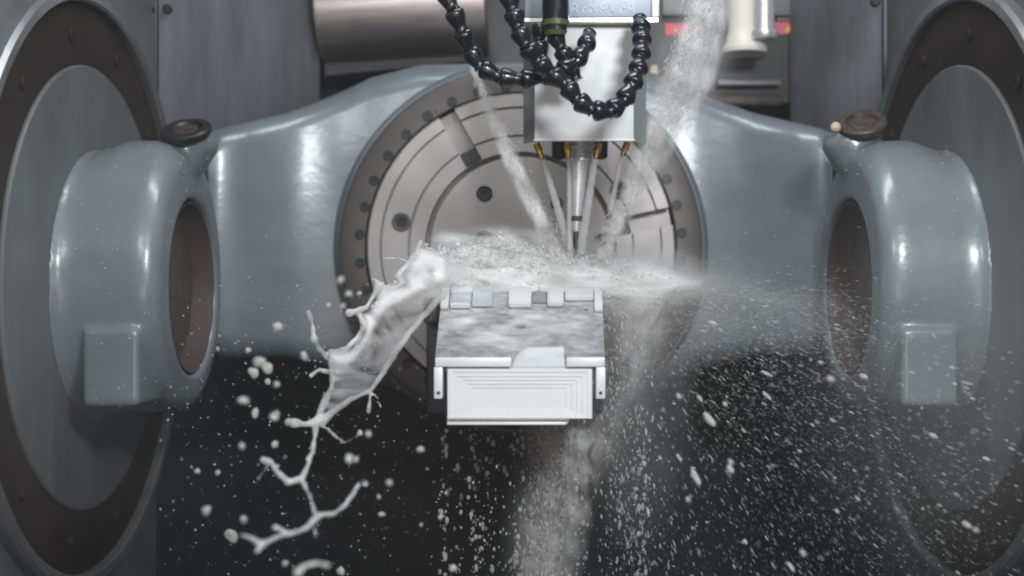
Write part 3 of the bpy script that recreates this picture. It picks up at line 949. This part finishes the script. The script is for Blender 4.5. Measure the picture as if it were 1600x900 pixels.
# right bead
A((692, 462, 1.860, 7), (662, 492, 1.840, 6), (636, 522, 1.820, 7), (615, 556, 1.800, 7), (598, 584, 1.746, 6), (577, 612, 1.687, 5), (577, 628, 1.655, 3.5), (577, 643, 1.634, 6))
A((577, 612, 1.687, 5), (548, 622, 1.664, 5), (525, 640, 1.628, 8), (505, 656, 1.586, 9))
# knot, side drop and stem
A((500, 655, 1.587, 11), (478, 662, 1.567, 5), (460, 662, 1.557, 9), (452, 660, 1.560, 8))
A((492, 664, 1.575, 7), (491, 690, 1.518, 5), (490, 708, 1.482, 6), (480, 718, 1.459, 5))
A((490, 706, 1.486, 6), (478, 732, 1.439, 5), (470, 750, 1.404, 7), (450, 752, 1.401, 7), (432, 736, 1.414, 6), (424, 722, 1.433, 5), (410, 717, 1.430, 8))
A((470, 750, 1.404, 6), (484, 772, 1.364, 4.5), (490, 800, 1.314, 5), (498, 808, 1.303, 7))
A((498, 806, 1.306, 6), (522, 802, 1.302, 5), (540, 790, 1.318, 5), (553, 772, 1.334, 5), (559, 760, 1.350, 6))
A((498, 808, 1.303, 8), (480, 824, 1.270, 6), (455, 834, 1.246, 5.5), (428, 842, 1.225, 5), (408, 850, 1.204, 8), (392, 842, 1.215, 5), (376, 836, 1.214, 3.5))
A((455, 834, 1.246, 5), (442, 830, 1.242, 4), (429, 824, 1.240, 6))
A((408, 850, 1.204, 7), (402, 862, 1.188, 5))
A((492, 826, 1.268, 4), (492, 842, 1.245, 3))
A((512, 670, 1.566, 3), (528, 682, 1.540, 3.5), (538, 692, 1.515, 4))
A((466, 896, 1.100, 9), (478, 884, 1.116, 6), (496, 878, 1.125, 5), (512, 884, 1.116, 6))
A((424, 722, 1.442, 3), (412, 734, 1.424, 2), (404, 748, 1.405, 3))
A((559, 760, 1.367, 4), (568, 750, 1.373, 2), (575, 757, 1.359, 3.4))
A((540, 692, 1.512, 2.5), (552, 686, 1.506, 1.6), (562, 677, 1.502, 3.6))
A((494, 664, 1.591, 4), (512, 672, 1.575, 2.4), (528, 684, 1.557, 3))
A((432, 736, 1.423, 3), (440, 722, 1.422, 1.8), (446, 712, 1.429, 2.6))
A((376, 836, 1.266, 3), (366, 838, 1.265, 2), (352, 834, 1.257, 2.4))
A((604, 458, 1.860, 3), (590, 440, 1.860, 2), (580, 436, 1.860, 3))
A((636, 408, 1.880, 3), (622, 402, 1.880, 1.8), (612, 405, 1.880, 2.6), (590, 404, 1.880, 1.6))
A((560, 540, 1.820, 4), (545, 560, 1.810, 2), (540, 575, 1.790, 3))
A((577, 612, 1.685, 3), (590, 622, 1.669, 1.8), (596, 634, 1.651, 2.8))
o = blob_cloud('coolant_splash', lig, .0019, M_lig, 7)
tag(o, 'branching milky coolant splash thrown down left of the workpiece', 'coolant splash', None, 'stuff')

# thin sheets of coolant, thickest inside and thinning out towards the rim
def film(name, outline, Yfun, mat, label, cat='coolant film', feather=18.0, peak=1.0, st=4, seed=0.0, amp=.007):
    ol = np.array(outline, float)
    nx, ny = int(np.ptp(ol[:, 0]) // st) + 3, int(np.ptp(ol[:, 1]) // st) + 3
    gx = ol[:, 0].min() - st + np.arange(nx) * st; gy = ol[:, 1].min() - st + np.arange(ny) * st
    X, Yp = np.meshgrid(gx, gy, indexing='ij')
    ins = np.zeros(X.shape, bool); dist = np.full(X.shape, 1e9)
    for a, b in zip(ol, np.roll(ol, -1, 0)):
        cond = (a[1] > Yp) != (b[1] > Yp)
        with np.errstate(divide='ignore', invalid='ignore'):
            xi = (b[0] - a[0]) * (Yp - a[1]) / (b[1] - a[1] + 1e-12) + a[0]
        ins ^= cond & (X < xi)
        ab = b - a; t_ = np.clip(((X - a[0]) * ab[0] + (Yp - a[1]) * ab[1]) / max(ab @ ab, 1e-9), 0, 1)
        dist = np.minimum(dist, np.hypot(X - a[0] - t_ * ab[0], Yp - a[1] - t_ * ab[1]))
    th = np.where(ins, np.clip(dist / feather, 0, 1), 0.0); th = th * th * (3 - 2 * th) * peak
    Yd = np.vectorize(Yfun)(X, Yp) + amp * np.sin(X * .06 + Yp * .03 + seed) + .6 * amp * np.sin(Yp * .11 - X * .05 + 2 * seed)
    pos = np.stack([(X - 813) / F * Yd, Yd, (450 - Yp) / F * Yd], -1).reshape(-1, 3)
    I = np.arange(nx * ny).reshape(nx, ny)
    q = np.stack([I[:-1, :-1], I[1:, :-1], I[1:, 1:], I[:-1, 1:]], -1).reshape(-1, 4)
    q = q[th.reshape(-1)[q].max(1) > 0]
    keep, inv = np.unique(q, return_inverse=True); q = inv.reshape(-1, 4)
    tri = np.concatenate([q[:, [0, 1, 2]], q[:, [0, 2, 3]]])
    me = raw_mesh(name, pos[keep], tri)
    at = me.attributes.new('thickness', 'FLOAT', 'POINT'); at.data.foreach_set('value', th.reshape(-1)[keep].astype(np.float32))
    me.materials.append(mat)
    o = bpy.data.objects.new(name, me); C.objects.link(o)
    m = o.modifiers.new('t', 'SOLIDIFY'); m.thickness = .0010
    bpy.context.view_layer.update(); baked(o)
    return tag(o, label, cat, None, 'stuff')
film('coolant_film', [(655, 385), (640, 412), (622, 434), (590, 456), (578, 486), (570, 512), (558, 536), (516, 552), (516, 600), (504, 640), (520, 645), (577, 614), (614, 560), (640, 520), (692, 464), (740, 430), (700, 395)],
     lambda x, y: 1.90 - (.0009 + (.0008 if y > 560 else 0) * (y - 560) / 80) * (y - 390), M_film, 'thin milky coolant film stretched between the splash threads', feather=7)
film('coolant_film', [(655, 384), (646, 402), (626, 430), (634, 446), (594, 452), (588, 466), (572, 486), (552, 490), (566, 502), (568, 522), (552, 544), (516, 552), (514, 606), (534, 594), (558, 566), (584, 524), (606, 486), (650, 462), (700, 440), (700, 400)],
     lambda x, y: 1.885 - (.0009 + (.0008 if y > 560 else 0) * (y - 560) / 80) * (y - 390), M_band, 'thicker milky band along the left rim of the splash', feather=13, seed=2.0, peak=1.0)
crown = [(586, 470), (600, 455), (622, 434), (632, 415), (640, 392), (655, 378), (668, 390), (690, 402), (706, 384), (742, 372), (790, 372), (840, 384), (872, 396), (900, 402), (935, 404), (985, 410), (1050, 424), (1062, 444), (1010, 462), (950, 474), (820, 478), (690, 480), (640, 490)]
film('coolant_foam', crown, lambda x, y: 1.915 + .0002 * (450 - y), M_foam, 'white foaming coolant sheet boiling up behind the workpiece deck', 'coolant foam', 26, 1.0, seed=.7, amp=.004)
film('coolant_foam', [(x * .97 + 24, y * .985 + 12) for x, y in crown], lambda x, y: 1.945, M_foam, 'second milky foam sheet behind the first one', 'coolant foam', 30, 1.0, seed=3.1, amp=.005)
film('coolant_foam', [(x * .90 + 82, y * .95 + 26) for x, y in crown], lambda x, y: 1.925, M_foam, 'dense white core of the coolant foam', 'coolant foam', 28, 1.15, seed=5.1, amp=.004)
film('coolant_foam', [(660, 372), (690, 356), (740, 349), (800, 346), (850, 352), (872, 372), (860, 392), (800, 398), (740, 392), (690, 398)], lambda x, y: 1.975, M_foam, 'torn pale coolant veil before the table hub', 'coolant foam', 24, .62, seed=1.4, amp=.005)
film('coolant_foam', [(850, 392), (930, 388), (1000, 394), (1060, 408), (1110, 430), (1100, 462), (1060, 484), (1000, 500), (940, 494), (870, 476)], lambda x, y: 1.90 + .0001 * (x - 860), M_foam, 'bright fog-like coolant sheet bursting right from the tool tip', 'coolant foam', 46, 1.05, seed=4.2, amp=.004)
film('coolant_foam', [(940, 430), (1010, 440), (1060, 470), (1045, 540), (1000, 620), (965, 700), (945, 690), (955, 560)], lambda x, y: 1.96, M_stream, 'thin coolant veil falling beside the right edge of the workpiece', 'coolant foam', 40, .34, seed=2.2, amp=.006)
# broken-off lumps at the rim of the foam
balls = []
for k in range(70):
    x = random.gauss(700, 60) if k % 3 else random.uniform(600, 960)
    y = float(np.interp(x, [590, 622, 655, 700, 790, 900, 980], [462, 434, 384, 392, 378, 402, 412])) + random.gauss(4, 9)
    r = random.uniform(1.2, 4.2); Y_ = random.uniform(1.88, 1.95)
    balls.append((P(x, y, Y_), r * Y_ / F))
o = blob_cloud('coolant_foam', balls, .0016, M_milk, 3)
tag(o, 'small milky lumps torn off the upper rim of the foam', 'coolant foam', None, 'stuff')

# ------------------------------------------------------------------ jets from the nozzles
def jet(label, x0, y0, Y0, x1, y1, Y1, r0, r1):
    n = 26; pts = []; rad = []
    for k in range(n + 1):
        t_ = k / n
        Y_ = Y0 + (Y1 - Y0) * t_
        wob = math.sin(k * 1.7) * .5 * t_
        pts.append(P(x0 + (x1 - x0) * t_ + wob, y0 + (y1 - y0) * t_, Y_))
        rad.append((r0 + (r1 - r0) * t_) * (1 + .10 * math.sin(k * 2.3 + x0)) * Y_ / F)
    o = obj('coolant_jet', tube(pts, rad, 14), M_jet, None, 180)
    return tag(o, label, 'coolant jet', 'coolant jets from the brass nozzles')
jet('thin straight coolant jet from the leftmost brass nozzle', 848, 248, 1.90, 893, 398, 1.92, 4.2, 8)
jet('coolant jet just left of the tapered tool holder', 889, 247, 1.89, 890, 392, 1.90, 3.4, 4)
jet('coolant jet hugging the right side of the tool holder', 930, 248, 1.89, 906, 400, 1.92, 5, 8.5)
jet('slanting coolant jet from the rightmost brass nozzle', 971, 245, 1.91, 938, 405, 1.93, 2, 9)

# ------------------------------------------------------------------ spray: countless droplets
oct_v = np.array([(1, 0, 0), (-1, 0, 0), (0, 1, 0), (0, -1, 0), (0, 0, 1), (0, 0, -1)], float)
oct_f = np.array([(0, 2, 4), (2, 1, 4), (1, 3, 4), (3, 0, 4), (2, 0, 5), (1, 2, 5), (3, 1, 5), (0, 3, 5)])
def droplets(name, pos, rad, direc, stretch, mat, label, cat='coolant spray', shape='ico'):
    """many small drops in one mesh; each drawn out along its own flight direction"""
    V, Fc = (ico_v, ico_f) if shape == 'ico' else (oct_v, oct_f) if shape == 'oct' else (ico2_v, ico2_f)
    n = len(pos)
    d = direc / np.maximum(np.linalg.norm(direc, axis=1, keepdims=True), 1e-9)
    a = np.where(np.abs(d[:, 2:3]) > .9, np.array([[1., 0, 0]]), np.array([[0, 0, 1.]]))
    x = np.cross(a, d); x /= np.maximum(np.linalg.norm(x, axis=1, keepdims=True), 1e-9)
    y = np.cross(d, x)
    loc = (V[None, :, 0:1] * x[:, None, :] + V[None, :, 1:2] * y[:, None, :]) * rad[:, None, None] + V[None, :, 2:3] * d[:, None, :] * (rad * stretch)[:, None, None]
    allv = (loc + pos[:, None, :]).reshape(-1, 3)
    allf = (Fc[None] + (np.arange(n) * len(V))[:, None, None]).reshape(-1, 3)
    me = raw_mesh(name, allv, allf)
    me.materials.append(mat)
    o = bpy.data.objects.new(name, me); C.objects.link(o)
    return tag(o, label, cat, None, 'stuff')
def PP(px, py, Y):
    return np.stack([(px - 813.) / F * Y, Y, (450. - py) / F * Y], 1)

# fine froth over the foam bank
def froth(n):
    x = np.clip(rng.normal(800, 110, n), 600, 1060)
    top = np.interp(x, [590, 622, 655, 700, 790, 900, 980, 1060], [458, 430, 384, 390, 376, 400, 410, 430])
    y = top + rng.gamma(2.0, 12.0, n) - 6
    ok = y < 466
    Y = rng.uniform(1.88, 1.96, n)
    return PP(x, y, Y)[ok], ((.4 + 1.5 * rng.random(n) ** 4) * Y / F)[ok]
p_, r_ = froth(4200)
droplets('coolant_froth', p_, r_, rng.normal(0, 1, p_.shape), rng.uniform(1, 1.6, len(r_)), M_milk, 'fine white froth dancing over the foam bank', 'coolant froth')
# right-hand fan of streaking drops, all flying out from the tool tip
def fan(n, a0, a1, rmin, rmax, smin, smax, st0, st1, bias=1.0, ylo=1.5, yhi=2.15, gauss=False):
    ang = rng.normal(a0, a1, n) if gauss else rng.uniform(a0, a1, n)
    u = rng.random(n) ** bias
    rr = rmin + (rmax - rmin) * u
    px = 900 + rr * np.cos(np.radians(ang)); py = 425 + rr * np.sin(np.radians(ang)) + 0.00018 * rr ** 2
    Y = rng.uniform(ylo, yhi, n)
    pos = PP(px, py, Y)
    org = np.array(P(900, 415, 1.90))
    s_ = smin + (smax - smin) * rng.random(n) ** 5
    return pos, s_ * Y / F, pos - org + rng.normal(0, .03, (n, 3)), rng.uniform(st0, st1, n)
p_, r_, d_, s_ = fan(5600, 3, 80, 110, 860, .35, 1.5, 2.0, 7.0, .62, 1.4, 2.15)
droplets('coolant_spray', p_, r_, d_, s_, M_fine, 'fan of streaking coolant drops flying to the lower right')
p_, r_, d_, s_ = fan(420, 8, 78, 140, 820, .6, 3.2, 1.3, 4.0, .6, 1.35, 2.0)
droplets('coolant_spray', p_, r_, d_, s_, M_spray, 'larger bright drops scattered through the right spray fan', shape='ico2')
p_, r_, d_, s_ = fan(11000, 28, 15, 90, 780, .28, .85, 2.5, 9.0, .85, 1.7, 2.15, True)
droplets('coolant_spray', p_, r_, d_, s_, M_fine, 'fine coolant spray drifting right of the workpiece', shape='oct')
p_, r_, d_, s_ = fan(5000, 8, 5.5, 120, 640, .28, .85, 3, 10, .8, 1.8, 2.1, True)
droplets('coolant_spray', p_, r_, d_, s_, M_fine, 'flat fine spray shooting right from the tool tip', shape='oct')
# broad free jets falling from above onto the tool tip
def column(n, p0, p1, w0, w1, smin, smax, Y0, Y1, st=(1, 2.2)):
    t_ = rng.random(n)
    x = p0[0] + (p1[0] - p0[0]) * t_; y = p0[1] + (p1[1] - p0[1]) * t_
    wd = w0 + (w1 - w0) * t_
    dx, dy = p1[0] - p0[0], p1[1] - p0[1]
    L_ = math.hypot(dx, dy); nx, ny = -dy / L_, dx / L_
    off = np.clip(rng.normal(0, .42, n), -1.15, 1.15) * wd
    Y = Y0 + (Y1 - Y0) * t_ + off * 0 + rng.normal(0, .35, n) * wd * 1.9 / F
    px, py = x + nx * off, y + ny * off
    pos = PP(px, py, Y)
    dv = np.array(P(p1[0], p1[1], Y1)) - np.array(P(p0[0], p0[1], Y0))
    s_ = smin + (smax - smin) * rng.random(n) ** 4
    return pos, s_ * Y / F, dv[None] + rng.normal(0, .05, (n, 3)), rng.uniform(st[0], st[1], n)
p_, r_, d_, s_ = column(3200, (1118, -30), (1045, 170), 30, 40, .3, 1.25, 1.82, 1.87, (1, 5))
droplets('coolant_spray', p_, r_, d_, s_, M_spray, 'broad grainy coolant stream pouring from upper right')
p_, r_, d_, s_ = column(1800, (1062, 130), (935, 415), 38, 18, .3, .9, 1.86, 1.92, (2, 8))
droplets('coolant_spray', p_, r_, d_, s_, M_fine, 'lower thin part of the stream reaching the tool')
p_, r_, d_, s_ = column(1500, (738, 105), (882, 412), 8, 28, .3, .9, 1.80, 1.92, (2, 8))
droplets('coolant_spray', p_, r_, d_, s_, M_fine, 'grainy coolant stream slanting down from the left hose')
film('coolant_stream', [(1085, -20), (1150, -20), (1138, 60), (1120, 130), (1085, 190), (1030, 280), (985, 350), (950, 415), (918, 415), (955, 330), (985, 240), (1010, 170), (1045, 80)], lambda x, y: 1.845 + .0002 * y, M_stream, 'translucent body of the broad coolant stream from upper right', 'coolant stream', 19, .74, seed=.3)
film('coolant_stream', [(730, 100), (748, 100), (770, 160), (800, 220), (840, 300), (896, 412), (862, 415), (820, 330), (785, 260), (755, 180)], lambda x, y: 1.80 + .0003 * y, M_stream, 'translucent body of the coolant stream slanting from the left hose', 'coolant stream', 12, .9, seed=1.3)
film('coolant_stream', [(806, 660), (960, 600), (985, 700), (945, 760), (915, 900), (905, 940), (790, 940), (800, 820), (815, 740)], lambda x, y: 1.97, M_stream, 'translucent coolant curtain falling below the workpiece', 'coolant stream', 46, .48, seed=2.3, amp=.010)
# curtain falling under the workpiece
p_, r_, d_, s_ = column(3600, (868, 640), (842, 930), 40, 50, .4, 2.4, 1.95, 1.95, (1, 3))
droplets('coolant_spray', p_, r_, d_, s_, M_spray, 'pale coolant curtain falling below the workpiece')
p_, r_, d_, s_ = column(1500, (955, 450), (990, 900), 50, 70, .4, 2.0, 1.9, 1.9, (1, 4))
droplets('coolant_spray', p_, r_, d_, s_, M_spray, 'loose coolant drops falling right of the workpiece')
for x, n in ((742, 90), (760, 60), (695, 45), (718, 30), (806, 80), (905, 60), (1000, 60), (780, 35)):
    t_ = rng.random(n); Y = rng.uniform(1.8, 2.1, n)
    pos = PP(x + rng.normal(0, 6, n), 668 + 240 * t_, Y)
    droplets('coolant_drips', pos, (.8 + 3.0 * rng.random(n) ** 3) * Y / F, np.tile(np.array([[0, 0, -1.]]), (n, 1)), rng.uniform(1, 2.2, n), M_spray, 'string of falling coolant drips below the workpiece', 'coolant drips', 'ico2')
# fine speckle through the whole chamber
n = 1500
Y = rng.uniform(1.5, 2.3, n)
droplets('coolant_spray', PP(rng.uniform(250, 700, n), 430 + 470 * rng.random(n), Y), (.3 + 1.6 * rng.random(n) ** 5) * Y / F, rng.normal(0, 1, (n, 3)), rng.uniform(1, 1.6, n), M_spray, 'fine coolant speckle in the dark left of the workpiece')
n = 260
Y = rng.uniform(1.45, 2.1, n)
droplets('coolant_spray', PP(rng.uniform(1000, 1600, n), 480 + 420 * rng.random(n), Y), (.45 + 1.5 * rng.random(n) ** 5) * Y / F, PP(rng.uniform(.5, 1, n) * 600 + 813, 450 + rng.uniform(.2, 1, n) * 500, np.ones(n)) - np.array([[0, 1, 0]]), rng.uniform(1, 3, n), M_spray, 'stray coolant drops in the dark lower right')

# loose drops big enough to be told apart
big = [(435, 510, 9), (388, 547, 6), (404, 566, 12), (418, 575, 11), (396, 582, 10), (418, 596, 6), (432, 600, 6), (380, 625, 8), (398, 645, 8), (428, 651, 9),
       (432, 646, 6), (430, 694, 7), (378, 697, 6), (340, 738, 5), (322, 798, 9), (308, 736, 6), (381, 811, 8), (362, 836, 12), (446, 880, 7), (532, 892, 9),
       (545, 716, 9), (562, 676, 6), (576, 678, 6), (556, 717, 6), (657, 702, 7), (608, 755, 7), (596, 803, 5), (592, 776, 4), (532, 437, 6), (545, 459, 6),
       (513, 477, 5), (536, 478, 5), (562, 458, 4), (474, 553, 6), (476, 558, 5), (571, 757, 5), (688, 808, 5), (658, 820, 3), (708, 888, 8), (340, 545, 4),
       (1107, 655, 10), (1086, 745, 9), (1140, 733, 8), (1141, 722, 6), (1297, 592, 7), (1349, 588, 6), (1254, 864, 6), (1510, 820, 7), (1524, 828, 5), (1060, 619, 6), (1458, 681, 6)]
_b = bmesh.new(); bmesh.ops.create_icosphere(_b, subdivisions=3, radius=1.0)
for v in _b.verts:
    c = v.co.copy(); v.co = c * (1 + .13 * math.sin(2.3 * c.x + 1.1) + .11 * math.sin(3.1 * c.y + 2 * c.z) + .08 * math.sin(4.3 * c.z - 2 * c.x))
dm = bpy.data.meshes.new('coolant_drop'); _b.to_mesh(dm); _b.free()
for p in dm.polygons: p.use_smooth = True
dm.materials.append(M_drop)
first = None
for i, (x, y, r) in enumerate(big):
    right = x > 950
    Y_ = random.uniform(1.24, 1.62)
    if first is None:
        o = bpy.data.objects.new('coolant_drop', dm); first = o
    else:
        o = first.copy()
    C.objects.link(o)
    o.location = P(x, y, Y_)
    rr = r * .76 * Y_ / F
    if right:
        d = o.location - P(900, 415, 1.9)
        o.rotation_mode = 'QUATERNION'
        o.rotation_quaternion = d.to_track_quat('Z', 'Y')
        o.scale = (rr * .75, rr * .75, rr * (2.1 if r >= 9 else 1.4))
        where = ('with a long bright tail, lower right of the workpiece' if r >= 10 else 'in the dark between workpiece and right hub' if x < 1200
                 else 'just under the right hub bore' if x < 1400 and y < 700 else 'low before the wet right swivel disc')
        tag(o, 'white coolant drop flying ' + where, 'coolant drop', 'loose coolant drops right of the workpiece')
    else:
        o.rotation_euler = (random.random() * 3, random.random() * 3, random.random() * 3)
        o.scale = (rr, rr * random.uniform(.75, 1.0), rr * random.uniform(.95, 1.35))
        where = ('big white coolant drop at the tip of the lowest splash branch' if r >= 12 and y > 700 else 'fat white coolant drop in the cluster beside the left hub' if r >= 10 else
                 'round white coolant drop alone before the cradle, level with the bore' if y < 520 and x < 460 else 'small white coolant drop near the lower left rim of the round table' if y < 500 else
                 'white coolant drop around the cluster below the left hub' if x < 460 and y < 670 else 'white coolant drop by the thin splash tendril' if y < 600 else
                 'white coolant drop in the dark left of the splash branches' if x < 460 else 'white coolant drop at the bottom edge, near the curled thread' if y > 870 and x < 600 else
                 'white coolant drop falling under the left leg of the workpiece' if x > 640 else 'white coolant drop level with the fat knot, right of the splash stem' if y < 730 else
                 'white coolant drop beside the upturned right branch of the splash')
        tag(o, where, 'coolant drop', 'loose coolant drops left of the workpiece')

# ------------------------------------------------------------------ mist: soft clouds of atomised coolant
def mist(label, px, py, Y, rx, rz, ry, dens, rot=0.0, nscale=3.0, lo=.35, power=1.5):
    bm = bmesh.new(); bmesh.ops.create_icosphere(bm, subdivisions=3, radius=1.0)
    me = bpy.data.meshes.new('coolant_mist'); bm.to_mesh(me); bm.free()
    me.materials.append(mist_mat('coolant_mist', dens, nscale=nscale, lo=lo, power=power))
    o = bpy.data.objects.new('coolant_mist', me); C.objects.link(o)
    o.location = P(px, py, Y)
    o.scale = (rx * Y / F, ry, rz * Y / F)
    o.rotation_euler = (0, R(rot), 0)
    return tag(o, label, 'coolant mist', None, 'stuff')
mist('white mist hugging the foam behind the workpiece', 840, 425, 2.02, 270, 80, .07, 90)
mist('bright mist puff where the jets strike, right of the tool', 990, 436, 1.98, 150, 60, .07, 110, rot=3, lo=.2)
mist('mist fan spreading right from the tool tip', 1080, 460, 1.95, 300, 90, .10, 15, rot=8)
mist('mist veil falling right of the workpiece', 985, 600, 1.95, 120, 300, .10, 15, rot=-4, nscale=2)
mist('falling mist column below the workpiece', 850, 850, 1.95, 75, 230, .08, 20)
mist('added thin mist veil softening and lifting the left hub and disc', 90, 480, 1.55, 330, 520, .22, .7, nscale=1.5, lo=.15)  # veil added to soften edges and lift the darks on this side
mist('added thin mist veil softening and lifting the right hub and disc', 1500, 560, 1.55, 330, 460, .22, 1.6, nscale=1.5, lo=.15)  # same added veil for the opposite side, a little denser
mist('mist round the upper right coolant stream', 1070, 120, 1.85, 75, 260, .06, 24, rot=22)

# ------------------------------------------------------------------ water beads clinging to the castings
def beads(parts, n, label, rmin, rmax):
    V = []; N_ = []
    for o in parts:
        me = o.data; k = len(me.polygons)
        c = np.empty(k * 3); me.polygons.foreach_get('center', c); c = c.reshape(-1, 3) + np.array(o.matrix_world.translation)
        nn = np.empty(k * 3); me.polygons.foreach_get('normal', nn); nn = nn.reshape(-1, 3)
        ar = np.empty(k); me.polygons.foreach_get('area', ar)
        face = (-(c * nn).sum(1) / np.linalg.norm(c, axis=1)) > .1
        pk = rng.choice(np.nonzero(face)[0], n // len(parts), p=ar[face] / ar[face].sum())
        V.append(c[pk]); N_.append(nn[pk])
    V = np.concatenate(V); N_ = np.concatenate(N_)
    r = rmin + (rmax - rmin) * rng.random(len(V)) ** 4
    droplets('water_beads', V, r, N_, np.full(len(V), .6), M_bead, label, 'water beads', 'ico')
bpy.context.view_layer.update()
hubs = [o for o in bpy.data.objects if o.name.split('.')[0] == 'hub']
wings = [o for o in bpy.data.objects if o.name.split('.')[0] == 'wing']
discs = [o for o in bpy.data.objects if o.name.split('.')[0] in ('disc_face', 'seal_ring')]
beads(hubs, 1400, 'tiny coolant beads clinging to the grey hub arms', .0005, .0022)
beads(wings, 900, 'tiny coolant beads clinging to the grey cradle', .0005, .0022)

# ------------------------------------------------------------------ haze: coolant vapour in the closed chamber
bm = bmesh.new()
add_box(bm, -2.2, 2.2, -1.0, 3.8, -2.1, 2.2)
hz = obj('haze', bm, None, None, 0)
m = bpy.data.materials.new('coolant_vapour'); m.use_nodes = True
m.node_tree.nodes.remove(m.node_tree.nodes['Principled BSDF'])
v = m.node_tree.nodes.new('ShaderNodeVolumePrincipled')
v.inputs['Color'].default_value = (.93, .95, .97, 1); v.inputs['Density'].default_value = .008
m.node_tree.links.new(v.outputs[0], m.node_tree.nodes['Material Output'].inputs['Volume'])
hz.data.materials.append(m)
tag(hz, 'thin coolant vapour hanging in the machine chamber', 'haze', None, 'stuff')
